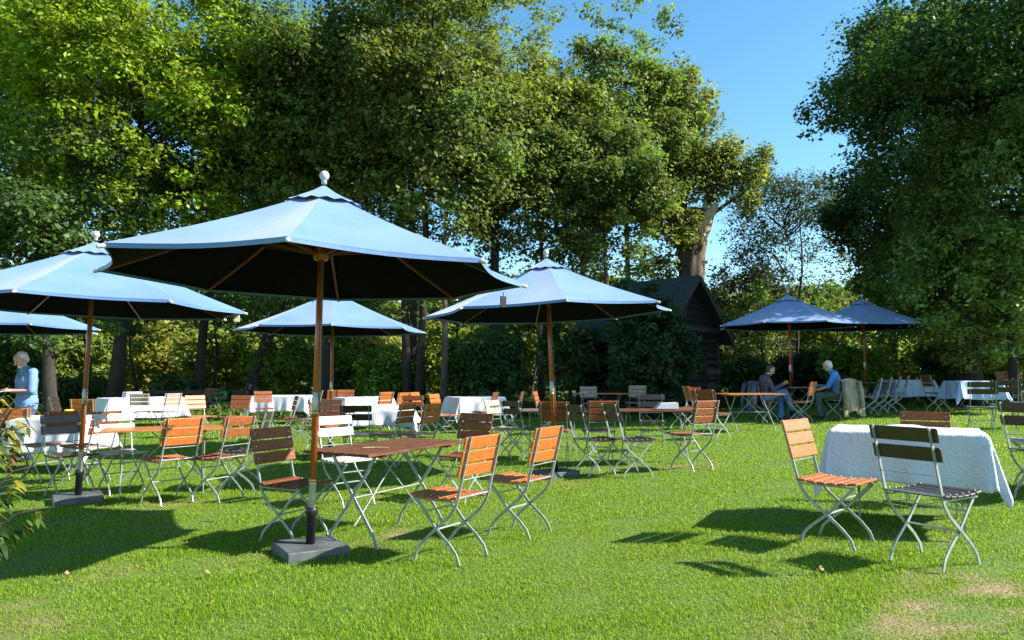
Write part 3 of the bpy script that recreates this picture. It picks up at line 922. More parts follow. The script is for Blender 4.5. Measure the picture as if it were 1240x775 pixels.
x, y = at(36, 76)
person(x, y, 234, dict(hip=(0, 0, .93), chest=(.02, 0, 1.27), neck=(.055, 0, 1.47), head=(.105, 0, 1.585),
       shL=(.01, .195, 1.385), shR=(.01, -.195, 1.385), elL=(.03, .255, 1.10), elR=(.03, -.255, 1.10), wrL=(.22, .10, 1.10), wrR=(.21, -.13, 1.12),
       hdL=(.6, -.6, .05), hdR=(.7, .5, .0), knL=(.03, .10, .50), knR=(.02, -.10, .50), anL=(-.02, .11, .085), anR=(0, -.11, .085), toL=(.14, .13, .04), toR=(.16, -.13, .04)),
       (0.1, .55), dict(shirt='shirt_pale_blue', trousers='denim_dark', sleeve='elbow', hem=.10),
       'white-haired bearded man standing in a loose pale blue shirt, looking down at his hands', beard=True)
m = MB(); m.box((0, 0, 0), (.22, .17, .006), Matrix.Rotation(.25, 3, 'Y'), 0, .002); m.box((.02, 0, .008), (.18, .15, .005), Matrix.Rotation(.2, 3, 'Y'), 0, .002)
o = m.build('paper_pad', 'paper'); hx_ = R(234); o.location = (x + .34 * math.cos(hx_), y + .34 * math.sin(hx_), gz(x, y) + 1.10); o.rotation_euler.z = hx_
tag(o, 'white paper pad held by the standing man', 'paper')

x, y = at(925, 51.5)
wx, wy = x, y
person(x, y, -6, dict(hip=(-.06, 0, .53), chest=(.0, 0, .86), neck=(.06, 0, 1.06), head=(.125, 0, 1.165),
       shL=(-.0, .185, .985), shR=(-.0, -.185, .985), elL=(.14, .22, .72), elR=(.13, -.23, .72), wrL=(.36, .08, .80), wrR=(.35, -.08, .82),
       hdL=(.5, -.5, .3), hdR=(.5, .4, .35), knL=(.38, .10, .53), knR=(.43, -.05, .66), anL=(.36, .10, .085), anR=(.60, .02, .27), toL=(.52, .10, .04), toR=(.72, .02, .15)),
       (0, .45), dict(shirt='jumper_dark', trousers='denim', sleeve='wrist'),
       'seated person in a dark speckled jumper and blue jeans, legs crossed, holding a roll', hair='brown_hair')
m = MB(); m.ball((0, 0, 0), (.068, .055, .050), 14); m.ball((.012, .01, .02), (.05, .045, .04), 12)
o = m.build('bread_roll', 'crust', None, True); o.location = (x + .49, y - .0, gz(x, y) + .875); tag(o, 'round orange-brown roll held by the person in jeans', 'bread roll')

x, y = at(1012, 52.5)
mx_, my_ = x, y
person(x, y, 152, dict(hip=(-.05, 0, .53), chest=(.04, 0, .88), neck=(.12, 0, 1.10), head=(.185, 0, 1.205),
       shL=(.04, .20, 1.01), shR=(.04, -.20, 1.01), elL=(.17, .24, .74), elR=(.17, -.24, .74), wrL=(.40, .14, .66), wrR=(.40, -.12, .68),
       hdL=(.6, -.3, .0), hdR=(.6, .3, .0), knL=(.40, .11, .53), knR=(.42, -.11, .52), anL=(.36, .12, .085), anR=(.30, -.12, .085), toL=(.52, .13, .04), toR=(.46, -.13, .04)),
       (0, .4), dict(shirt='shirt_blue', trousers='trouser_green', sleeve='elbow'),
       'seated white-haired man in a bright blue shirt and green trousers reading at the table')

def jacket(x, y, head, matn, label, drop=.70, w=.50, flare=.16, seed=0):
    r = random.Random(seed); ph = [r.uniform(0, 6) for _ in range(6)]
    m = MB(); nu, nv = 26, 40; vs, fs = [], []
    for j in range(nv + 1):
        v = j / nv
        for i in range(nu + 1):
            u = i / nu * 2 - 1
            d = v * (drop + .30) - .30         # <0 on the seat side, >0 hanging outside
            ww = w / 2 * (1 + flare * max(d, 0) / drop)
            if d < 0:
                X = -.272 + (-d) * .22; Z = .905 + d * .92
            else:
                X = -.325 - d * .10; Z = .905 - d * .97
            if abs(d) < .05: X = -.30 - d * .9; Z = .925 - d * d * 5
            f = .028 * math.sin(u * 7 + ph[0] + d * 2) + .016 * math.sin(u * 15 + ph[1] + d * 5)
            X += f * min(1, abs(d) / .25) - (.015 if d > 0 else -.01)
            Z += (-.05 * math.sin(u * 4 + ph[2]) * max(d, 0) / drop) - .05 * u * u
            vs.append((X, u * ww, Z))
    for j in range(nv):
        for i in range(nu):
            k = j * (nu + 1) + i
            fs.append((k, k + 1, k + nu + 2, k + nu + 1))
    m.add(vs, fs)
    # one sleeve hanging down outside
    m.tube([(-.40, w * .42, .86), (-.43, w * .50, .66), (-.45, w * .52, .42), (-.45, w * .50, .24)], [.055, .052, .048, .045], 10)
    m.tube([(-.40, -w * .42, .86), (-.43, -w * .48, .66), (-.44, -w * .50, .44), (-.44, -w * .49, .26)], [.055, .052, .048, .045], 10)
    o = m.build('jacket', matn, None, True)
    o.location = (x, y, gz(x, y)); o.rotation_euler.z = R(head)
    so = o.modifiers.new('thickness', 'SOLIDIFY'); so.thickness = .008
    tag(o, label, 'jacket')
jacket(wx, wy, 12, 'jacket_grey', 'dark grey jacket hung over the chair of the person in jeans', drop=.68, w=.46, flare=.05, seed=3)
jacket(mx_, my_, 116, 'jacket_beige', 'beige jacket hung over the chair of the man in the blue shirt', drop=.78, w=.52, flare=.30, seed=5)

# ------------------------------------------------------------------ foliage
def leaves_np(centers, normals, length, width, cols):
    n = len(centers)
    r1 = rng.normal(size=(n, 3))
    t = r1 - normals * np.sum(r1 * normals, 1, keepdims=True)
    t /= np.linalg.norm(t, axis=1, keepdims=True) + 1e-9
    b = np.cross(normals, t)
    L = length[:, None]; Wd = width[:, None]
    p = np.stack([centers - t * L * .5, centers + b * Wd * .5 - t * L * .08 - normals * Wd * .12, centers + t * L * .5, centers - b * Wd * .5 - t * L * .08 - normals * Wd * .12], 1)
    return p.reshape(-1, 3), np.repeat(cols, 4, 0)

def quad_mesh(name, p, c, mat='leaf'):
    n = len(p) // 4
    return np_mesh(name, p, np.arange(n * 4), np.arange(n) * 4, mat, c)

def clump_leaves(clumps, crad, per, lsize, col, var, flat=.62, yellow=0.0, droop=0.0, ctr=None):
    """clumps: (n,3) centres -> leaf quads scattered through each clump"""
    n = len(clumps)
    per_i = np.maximum(3, (per * 1.12 * rng.uniform(.6, 1.4, n)).astype(int))
    idx = np.repeat(np.arange(n), per_i); m = len(idx)
    d = rng.normal(size=(m, 3)); d /= np.linalg.norm(d, axis=1, keepdims=True)
    rad = (crad * rng.uniform(.65, 1.35, n))[idx] * rng.random(m) ** .45
    off = d * rad[:, None]; off[:, 2] *= flat
    p = clumps[idx] + off
    p[:, 2] -= droop * (off[:, 0] ** 2 + off[:, 1] ** 2)
    nrm = d * .55 + rng.normal(size=(m, 3)) * .5 + np.array([.12, -.10, .75])
    nrm /= np.linalg.norm(nrm, axis=1, keepdims=True)
    ln = lsize * np.exp(rng.normal(-.06, .33, m)).clip(.4, 2.0)
    base = np.array(col)[None, :]
    cv = rng.normal(0, var, n)[idx][:, None]
    c = base * (1 + cv) * (1 + rng.normal(0, .16, m)[:, None])
    warm = (rng.normal(0, 1, n)[idx] * .45 + rng.normal(0, .5, m))[:, None]
    c = c * (1 + np.array([.16, .03, -.10]) * warm)
    if yellow:
        yy = (rng.random(m) < yellow * (1 + 1.5 * (rng.random(n) < .25)[idx]))[:, None]
        c = np.where(yy, np.array([.20, .17, .025]) * rng.uniform(.6, 1.2, m)[:, None], c)
    c = c.clip(.004, .5)
    return leaves_np(p, nrm, ln, ln * rng.uniform(.5, .75, m), c)

def tree(name, x, y, H, cb, rx, ry, col, label, leaf=.135, clump=.60, nclump=900, per=70, var=.22, bark='bark_dark', tr=.24, lean=(0, 0),
         limbs=11, yellow=0.0, group=None, top_skew=(0, 0), fill=.55, stems=1, prof=.5, low=1.0, cat='tree', zc=None):
    """tapered trunk with limbs, and a crown of leaf clumps gathered round the limb ends"""
    z0 = gz(x, y) - .05
    root = empty(name, (x, y, z0))
    tag(root, label, cat, group)
    tm = MB()
    ctr = np.array([top_skew[0] * .5 + lean[0], top_skew[1] * .5 + lean[1], (cb + H) / 2]); rz = (H - cb) / 2
    def surf(dirv):
        return 1.0 / math.sqrt((dirv[0] / rx) ** 2 + (dirv[1] / ry) ** 2 + (dirv[2] / rz) ** 2)
    for s_ in range(stems):
        sx = rng.uniform(-.35, .35) * (stems > 1); sy = rng.uniform(-.35, .35) * (stems > 1)
        pts, rads = [], []
        for k in range(9):
            t = k / 8
            pts.append((sx * (1 + 3 * t) + lean[0] * min(1, t * 1.6) ** 1.1 + .10 * math.sin(k * 1.7 + x) * t, sy * (1 + 3 * t) + lean[1] * t + .10 * math.cos(k * 1.3 + y) * t, t * H * .76))
            rads.append((tr / (1 + .35 * (stems - 1))) * ((1 - t) ** .8 * .92 + .08) * (1.35 if k == 0 else 1))
        tm.tube(pts, rads, 10)
    ends = []
    for k in range(limbs):
        a = k * 2.399 + rng.uniform(-.4, .4)
        el = rng.uniform(-.35, 1.2)
        dv = np.array([math.cos(a) * math.cos(el), math.sin(a) * math.cos(el), math.sin(el)])
        reach = surf(dv) * rng.uniform(.68, .93)
        e = ctr + dv * reach
        zb = np.clip(e[2] - (.35 + .35 * rng.random()) * np.hypot(e[0], e[1]) * 1.0, cb * .55, H * .8)
        tt = zb / (H * .86)
        b = np.array([lean[0] * min(1, tt * 1.6) ** 1.1, lean[1] * tt, zb])
        mid = b * .5 + e * .5 + np.array([0, 0, .12 * reach])
        r0 = tr * (1 - tt) * .52 + .02
        p1 = b * .7 + mid * .3 + rng.normal(0, .08, 3); p3 = mid * .5 + e * .5 + rng.normal(0, .12, 3)
        tm.tube([tuple(b), tuple(p1), tuple(mid), tuple(p3), tuple(e)], [r0, r0 * .8, r0 * .55, r0 * .32, .012], 7)
        ends.append((e, mid, reach))
        for q in range(4):
            t = rng.uniform(.35, .95); s0 = mid * (1 - t) + e * t
            dv2 = dv * .5 + rng.normal(0, .6, 3); dv2 /= np.linalg.norm(dv2)
            e2 = s0 + dv2 * rng.uniform(.8, 1.8) * rx / 4.5
            tm.tube([tuple(s0), tuple(s0 * .5 + e2 * .5 + rng.normal(0, .06, 3)), tuple(e2)], [r0 * .3, r0 * .2, .008], 5)
    tm.build('trunk', bark, root, True)
    # clumps: lobes round the limb ends plus an uneven outer shell
    C = []
    nl = int(nclump * (1 - fill))
    for k in range(nl):
        e, mid, reach = ends[rng.integers(len(ends))]
        rr = rx * .34
        d = rng.normal(size=3); d /= np.linalg.norm(d)
        C.append(e + d * rr * rng.random() ** .4 * np.array([1, 1, .7]))
    lob = rng.normal(size=(14, 3)); lob /= np.linalg.norm(lob, axis=1, keepdims=True)
    la = rng.uniform(-.32, .22, 14)
    k = 0
    while k < nclump - nl:
        d = rng.normal(size=3); d /= np.linalg.norm(d)
        if d[2] < -.2 and rng.random() > low: continue
        q = 1 + float(np.sum(la * np.exp((lob @ d - 1) * 7)))
        rr = surf(d) * q * (rng.random() ** (1 / 3.0) * .45 + .55 if rng.random() < .7 else rng.random() ** .5)
        p = ctr + d * rr
        if prof and p[2] > ctr[2]:
            t = (p[2] - ctr[2]) / rz
            p[0] = ctr[0] + (p[0] - ctr[0]) * (1 + prof * .25 * t)
            p[0] += top_skew[0] * t * .5; p[1] += top_skew[1] * t * .5
        if p[2] < cb * .75: continue
        C.append(p); k += 1
    C = np.array(C)
    P_, K_ = clump_leaves(C, clump, per, leaf, col, var, yellow=yellow)
    link('crown', quad_mesh('crown', P_, K_), root)
    return root

# bright maples over the tables, dark trees in the middle, airy poplars, big dark tree on the other side
def tp(px, d): return (px - 620) / FOC * d, d
GT = 'trees around the lawn'
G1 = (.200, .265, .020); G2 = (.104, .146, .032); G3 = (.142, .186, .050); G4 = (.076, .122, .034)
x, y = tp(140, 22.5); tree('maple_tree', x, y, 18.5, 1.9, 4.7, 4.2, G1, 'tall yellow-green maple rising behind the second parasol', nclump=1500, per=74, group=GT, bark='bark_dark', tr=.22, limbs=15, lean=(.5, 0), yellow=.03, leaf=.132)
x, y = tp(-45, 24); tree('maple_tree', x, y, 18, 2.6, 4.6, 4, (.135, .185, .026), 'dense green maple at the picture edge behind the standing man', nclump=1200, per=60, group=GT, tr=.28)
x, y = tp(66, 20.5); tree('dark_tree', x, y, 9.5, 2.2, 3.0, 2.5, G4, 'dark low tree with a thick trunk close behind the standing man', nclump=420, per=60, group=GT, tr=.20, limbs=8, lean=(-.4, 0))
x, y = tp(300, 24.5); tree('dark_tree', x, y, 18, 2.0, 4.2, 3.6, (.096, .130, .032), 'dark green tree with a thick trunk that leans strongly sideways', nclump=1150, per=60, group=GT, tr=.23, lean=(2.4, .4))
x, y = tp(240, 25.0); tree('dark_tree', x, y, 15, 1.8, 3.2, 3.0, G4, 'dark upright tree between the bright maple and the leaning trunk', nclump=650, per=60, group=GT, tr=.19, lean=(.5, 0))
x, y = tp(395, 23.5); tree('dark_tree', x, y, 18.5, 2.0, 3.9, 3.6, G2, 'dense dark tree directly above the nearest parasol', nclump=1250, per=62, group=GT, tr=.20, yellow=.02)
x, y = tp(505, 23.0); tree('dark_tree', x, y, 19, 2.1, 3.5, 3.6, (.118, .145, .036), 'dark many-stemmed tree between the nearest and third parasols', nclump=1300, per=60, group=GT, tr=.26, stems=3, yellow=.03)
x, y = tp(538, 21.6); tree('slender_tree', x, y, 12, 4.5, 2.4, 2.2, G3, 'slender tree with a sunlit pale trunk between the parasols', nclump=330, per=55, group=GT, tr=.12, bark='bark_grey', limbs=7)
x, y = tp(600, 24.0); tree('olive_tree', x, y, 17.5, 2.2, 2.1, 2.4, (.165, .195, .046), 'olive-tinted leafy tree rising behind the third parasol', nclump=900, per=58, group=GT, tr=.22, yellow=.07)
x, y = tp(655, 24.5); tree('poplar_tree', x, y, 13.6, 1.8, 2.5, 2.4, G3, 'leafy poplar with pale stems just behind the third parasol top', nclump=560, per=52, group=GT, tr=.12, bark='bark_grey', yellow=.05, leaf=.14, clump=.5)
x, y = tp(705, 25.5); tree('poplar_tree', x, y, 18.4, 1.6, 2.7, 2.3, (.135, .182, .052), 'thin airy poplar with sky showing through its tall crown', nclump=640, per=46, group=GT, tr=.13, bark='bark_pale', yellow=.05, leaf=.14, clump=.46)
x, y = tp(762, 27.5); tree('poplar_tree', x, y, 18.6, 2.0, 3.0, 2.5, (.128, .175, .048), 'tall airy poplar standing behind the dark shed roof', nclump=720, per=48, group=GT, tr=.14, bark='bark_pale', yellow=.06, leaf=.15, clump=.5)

x, y = tp(735, 24.5); tree('poplar_tree', x, y, 13.4, 1.9, 2.3, 2.0, (.118, .165, .044), 'shorter leafy poplar filling in behind the third parasol rim', nclump=560, per=52, group=GT, tr=.12, bark='bark_grey', yellow=.05, leaf=.14, clump=.5)

# the old broken poplar
def broken_poplar():
    x, y = tp(838, 27.0)
    root = empty('broken_poplar_tree', (x, y, gz(x, y) - .05))
    tag(root, 'old thick-trunked poplar with a torn pale stub and leafy shoots, behind the shed gable', 'tree', GT)
    tm = MB()
    pr = [((1 + .09 * math.sin(7 * q_ * .2618 + 1) + .07 * math.sin(11 * q_ * .2618) + .05 * rnd.uniform(-1, 1)) * math.cos(q_ * .2618),
           (1 + .09 * math.sin(7 * q_ * .2618 + 1) + .07 * math.sin(11 * q_ * .2618) + .05 * rnd.uniform(-1, 1)) * math.sin(q_ * .2618)) for q_ in range(24)]
    zs = [k_ * .3 for k_ in range(26)]
    def cx(z): return .02 * math.sin(z * 1.3) + (0 if z < 4.2 else .033 * (z - 4.2) ** 1.9)
    def cr(z): return (.62 - .08 * min(z, 2) if z < 2 else .46) * (1 + .06 * math.sin(z * 5.3) + .05 * rnd.uniform(-1, 1)) * (1 if z < 6.4 else 1 - .28 * (z - 6.4))
    tm.sweep([(cx(z), .02 * math.cos(z * 2), z) for z in zs], pr, 0, Vector((0, 1, 0)), [cr(z) for z in zs])
    for z, a_ in ((3.2, .4), (4.1, 2.8), (5.3, -.6), (6.0, 3.4), (4.7, 1.2)):
        tm.ball((cx(z) + .42 * math.cos(a_), -.30 * abs(math.sin(a_)), z), (.14, .14, .17), 8)
    tm.tube([(.0, 0, 4.9), (-.25, .1, 6.2), (-.30, .1, 8), (-.1, 0, 10.2), (.0, 0, 12.2)], [.36, .30, .22, .12, .03], 10)
    tm.tube([(.1, 0, 5.0), (.45, -.15, 5.35), (.62, -.2, 5.4)], [.16, .10, .06], 8)
    tm.tube([(-.25, .1, 6.5), (-1.0, 0, 8.2), (-1.6, 0, 10.4)], [.17, .10, .02], 8)
    tm.tube([(.35, 0, 7.0), (1.1, 0, 8.6), (1.7, 0, 10.0)], [.14, .07, .02], 8)
    tm.tube([(-.3, .1, 7.6), (.6, .3, 9.8), (.9, .2, 11.6)], [.14, .08, .02], 8)
    tm.tube([(.3, 0, 6.9), (1.9, .1, 8.0), (2.5, .1, 9.2)], [.10, .05, .015], 7)
    tm.build('trunk', 'bark_grey', root, True)
    s = MB()
    s.tube([(.30, -.10, 6.15), (.52, -.20, 6.75), (.72, -.20, 7.25), (.95, -.2, 7.55), (1.08, -.2, 7.8)], [.24, .27, .22, .15, .02], 10)
    s.tube([(.50, -.1, 6.9), (.62, -.05, 7.6), (.66, 0, 8.0)], [.18, .12, .015], 8)
    s.build('torn_stub', 'split_wood', root, True)
    C = []
    spots = [((-1.7, 0, 10.2), 1.1, 75), ((-1.0, .2, 8.6), 1.1, 75), ((-.6, -.2, 10.8), 1.0, 60), ((.4, 0, 11.4), 1.0, 75), ((.2, 0, 9.6), 1.0, 65), ((1.1, 0, 9.6), .9, 50), ((-.2, 0, 12.6), .9, 55),
             ((1.8, 0, 9.6), .8, 36), ((2.5, 0, 8.9), .7, 30), ((1.3, 0, 8.6), .8, 40), ((-.7, -.3, 7.2), 1.0, 60), ((.5, -.3, 8.6), .9, 50), ((-1.6, 0, 7.4), .9, 40), ((2.9, 0, 9.6), .45, 12), ((-.2, -.3, 6.2), .6, 24), ((-1.1, 0, 12.0), 1.0, 65), ((-1.9, .2, 9.0), 1.1, 60), ((-1.2, .2, 5.2), .9, 36), ((2.2, 0, 7.8), .5, 14)]
    for c, r_, n in spots:
        for _ in range(n):
            d = rng.normal(size=3); d /= np.linalg.norm(d)
            C.append(np.array(c) + d * r_ * rng.random() ** .5 * np.array([1, 1, 1.05]))
    P_, K_ = clump_leaves(np.array(C), .40, 30, .15, (.185, .205, .055), .22, yellow=.10, flat=.9)
    link('crown', quad_mesh('crown', P_, K_), root)
broken_poplar()

x, y = tp(955, 29); tree('thin_tree', x, y, 11.0, 2.0, 2.9, 2.4, (.050, .070, .044), 'thin grey-green tree with bare fine branches against the sky', nclump=620, per=30, group=GT, tr=.10, leaf=.105, clump=.5, limbs=18, stems=2)
x, y = tp(905, 31); tree('thin_tree', x, y, 6.6, .8, 2.0, 1.8, (.060, .068, .028), 'low brownish tree between the shed and the seated people', nclump=260, per=40, group=GT, tr=.12, leaf=.14, limbs=9)
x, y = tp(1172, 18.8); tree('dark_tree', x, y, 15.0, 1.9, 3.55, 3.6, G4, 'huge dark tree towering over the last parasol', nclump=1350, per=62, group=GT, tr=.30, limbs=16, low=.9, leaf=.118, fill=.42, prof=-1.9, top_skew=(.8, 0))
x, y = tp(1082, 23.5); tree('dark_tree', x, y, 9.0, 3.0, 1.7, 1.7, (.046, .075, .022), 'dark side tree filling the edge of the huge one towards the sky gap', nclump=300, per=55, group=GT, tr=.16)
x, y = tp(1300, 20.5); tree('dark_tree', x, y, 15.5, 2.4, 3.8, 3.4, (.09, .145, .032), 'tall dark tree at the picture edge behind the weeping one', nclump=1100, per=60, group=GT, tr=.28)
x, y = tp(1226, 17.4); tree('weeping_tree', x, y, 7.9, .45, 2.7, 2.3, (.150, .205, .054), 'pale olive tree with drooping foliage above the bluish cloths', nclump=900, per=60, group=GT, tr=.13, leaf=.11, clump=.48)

x, y = tp(1118, 22.0); tree('weeping_tree', x, y, 6.2, .4, 1.9, 1.7, (.135, .195, .044), 'small light green tree with low drooping leaves behind the shaded cloth', nclump=380, per=56, group=GT, tr=.09, leaf=.12, clump=.45)
x, y = tp(1262, 19.5); tree('weeping_tree', x, y, 5.6, .3, 1.9, 1.6, (.150, .205, .050), 'light green drooping tree cut by the picture edge behind the dark row of chairs', nclump=380, per=56, group=GT, tr=.09, leaf=.115, clump=.45)

# shrubs and hedge-like plants
GS = 'shrubs at the lawn edge'
def shrub(name, px, d, H, rx, col, label, n=160, per=60, leaf=.12, clump=.32, yellow=0., cb=.1, **kw):
    x, y = tp(px, d)
    return tree(name, x, y, H, cb, rx, kw.pop('ry', rx * .85), col, label, leaf=leaf, clump=clump, nclump=n, per=per, tr=.06, limbs=7, yellow=yellow, group=GS, cat='shrub', **kw)
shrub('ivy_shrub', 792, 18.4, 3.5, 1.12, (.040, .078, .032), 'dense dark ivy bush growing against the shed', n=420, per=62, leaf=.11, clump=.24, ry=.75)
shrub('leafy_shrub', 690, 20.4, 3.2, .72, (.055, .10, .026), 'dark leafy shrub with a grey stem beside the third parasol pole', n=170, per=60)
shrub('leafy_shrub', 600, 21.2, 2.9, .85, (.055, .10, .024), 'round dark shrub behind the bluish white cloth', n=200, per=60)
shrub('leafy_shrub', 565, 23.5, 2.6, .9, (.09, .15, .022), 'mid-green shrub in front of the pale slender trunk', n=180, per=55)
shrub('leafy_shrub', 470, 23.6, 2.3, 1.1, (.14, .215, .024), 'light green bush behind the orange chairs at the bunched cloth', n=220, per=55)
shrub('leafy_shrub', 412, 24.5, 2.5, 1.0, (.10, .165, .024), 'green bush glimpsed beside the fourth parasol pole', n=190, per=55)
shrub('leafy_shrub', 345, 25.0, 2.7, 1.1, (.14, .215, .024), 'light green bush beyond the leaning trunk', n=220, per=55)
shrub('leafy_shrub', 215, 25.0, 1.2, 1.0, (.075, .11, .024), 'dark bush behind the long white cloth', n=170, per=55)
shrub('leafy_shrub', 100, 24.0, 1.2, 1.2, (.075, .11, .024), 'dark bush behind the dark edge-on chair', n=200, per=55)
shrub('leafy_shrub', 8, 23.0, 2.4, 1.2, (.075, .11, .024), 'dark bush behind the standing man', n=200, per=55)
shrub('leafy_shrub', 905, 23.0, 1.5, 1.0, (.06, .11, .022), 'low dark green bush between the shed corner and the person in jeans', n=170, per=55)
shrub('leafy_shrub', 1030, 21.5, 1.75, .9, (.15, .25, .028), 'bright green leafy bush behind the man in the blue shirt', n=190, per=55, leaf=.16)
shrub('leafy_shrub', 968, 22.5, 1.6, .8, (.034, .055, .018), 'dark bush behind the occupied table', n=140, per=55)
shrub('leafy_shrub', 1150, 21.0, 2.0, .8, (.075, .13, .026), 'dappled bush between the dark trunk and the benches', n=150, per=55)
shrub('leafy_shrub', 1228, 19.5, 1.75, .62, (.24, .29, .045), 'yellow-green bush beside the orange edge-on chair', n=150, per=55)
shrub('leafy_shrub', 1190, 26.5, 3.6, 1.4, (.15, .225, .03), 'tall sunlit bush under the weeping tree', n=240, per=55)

GP = 'saplings in the understory'
for px, d, H, lab in [(28, 25.5, 5.2, 'thin sapling between the first two trunks behind the standing man'), (118, 26.5, 6.0, 'thin sapling beside the second parasol pole'), (172, 27, 5.4, 'thin sapling above the long white table'),
                      (262, 27.5, 6.2, 'thin sapling just before the leaning trunk'), (330, 26.5, 5.6, 'thin sapling past the leaning trunk'), (368, 24.8, 5.8, 'dark crooked sapling beside the nearest pole'),
                      (448, 27.5, 6.0, 'thin sapling behind the sunlit white cloth'), (560, 26.0, 6.0, 'dark crooked sapling beyond the pale slender trunk'), (640, 27, 5.6, 'thin sapling by the third parasol'),
                      (925, 27.5, 5.0, 'thin sapling behind the person in jeans'), (1015, 27.0, 4.6, 'bent sapling between the two far poles'), (1170, 25.5, 5.0, 'thin sapling behind the benches')]:
    x, y = tp(px, d)
    tree('sapling', x, y, H, 1.2, 1.0, .9, (.095, .145, .028), lab, leaf=.12, clump=.34, nclump=70, per=34, tr=.075, limbs=7, group=GP, lean=(rng.uniform(-.7, .7), 0))

# sunlit growth far behind
GF = 'sunlit growth beyond the garden'
far = [(-30, 40, 5.2, 2.6, 'far sunlit tree beyond the standing man'), (75, 34, 4.0, 2.2, 'far sunlit bush seen between the leftmost trunks'), (190, 38, 4.4, 2.4, 'far sunlit bush seen past the second pole'),
       (275, 33, 3.8, 2.2, 'far light bush seen under the leaning trunk'), (350, 38, 4.6, 2.4, 'far light bush beyond the fourth parasol'), (440, 33, 3.9, 2.2, 'far yellow-green bush behind the pole in line'),
       (530, 38, 4.8, 2.4, 'far yellow-green bush behind the many-stemmed tree'), (630, 33, 5.0, 2.0, 'far bright yellow bush beside the third parasol rim'), (715, 39, 6.0, 2.6, 'far green tree behind the thin poplar'),
       (800, 42, 6.0, 3.0, 'far green tree behind the shed roof'), (885, 36, 5.2, 2.0, 'far yellow-green tree in the gap beside the shed'), (945, 43, 6.0, 2.8, 'far yellowing tree behind the far parasols'),
       (1025, 37, 4.8, 2.4, 'far green tree between the two far parasols'), (1105, 42, 5.2, 2.6, 'far green tree behind the huge dark trunk'), (1200, 37, 5.0, 2.6, 'far lit tree behind the weeping tree'), (1290, 41, 6.0, 3.0, 'far lit tree past the picture edge')]
for i, (px, d, H, rx, lab) in enumerate(far):
    x, y = tp(px, d)
    tree('distant_tree', x, y, H, .2, rx, rx * .8, [(.21, .25, .040), (.16, .21, .036), (.24, .24, .040)][i % 3], lab, leaf=.22, clump=.6, nclump=260, per=54, tr=.12, limbs=7, group=GF, yellow=.05)

def distant_wood():
    n = 5200
    a = rng.uniform(R(35), R(145), n); rr = rng.uniform(52, 66, n)
    x, y = rr * np.cos(a), rr * np.sin(a)
    top = 5.6 + 1.6 * fbm(x, y, 41, .12, 3) + np.where(x < 10, 3.0, 0)
    C = np.stack([x, y, gza(x, np.minimum(y, 80)) + top * rng.random(n) ** .7], -1)
    P_, K_ = clump_leaves(C, 1.15, 46, .42, (.10, .14, .026), .3, flat=.8, yellow=.05)
    tag(link('distant_wood', quad_mesh('distant_wood', P_, K_)), 'far-off band of green woodland closing the view', 'woodland', None, 'stuff')
distant_wood()

# undergrowth: nobody could count it
def undergrowth():
    n = 5200
    x = rng.uniform(-24, 24, n); y = rng.uniform(20.2, 33, n)
    keep = (y > 20.6 + .5 * np.sin(x * .9) + np.where((x > 1) & (x < 8), 1.5, 0) + np.where(x > 8, .5, 0))
    x, y = x[keep], y[keep]
    h = (.14 + .30 * rng.random(len(x)) ** 1.5) * (1 + .5 * fbm(x, y, 31, .5, 3))
    C = np.stack([x, y, gza(x, y) + h * .5], -1)
    P_, K_ = clump_leaves(C, .34, 42, .13, (.11, .16, .028), .3, flat=.7, yellow=.03)
    link_ = link('undergrowth', quad_mesh('undergrowth', P_, K_))
    tag(link_, 'dark leafy undergrowth beneath the trees', 'undergrowth', None, 'stuff')
undergrowth()

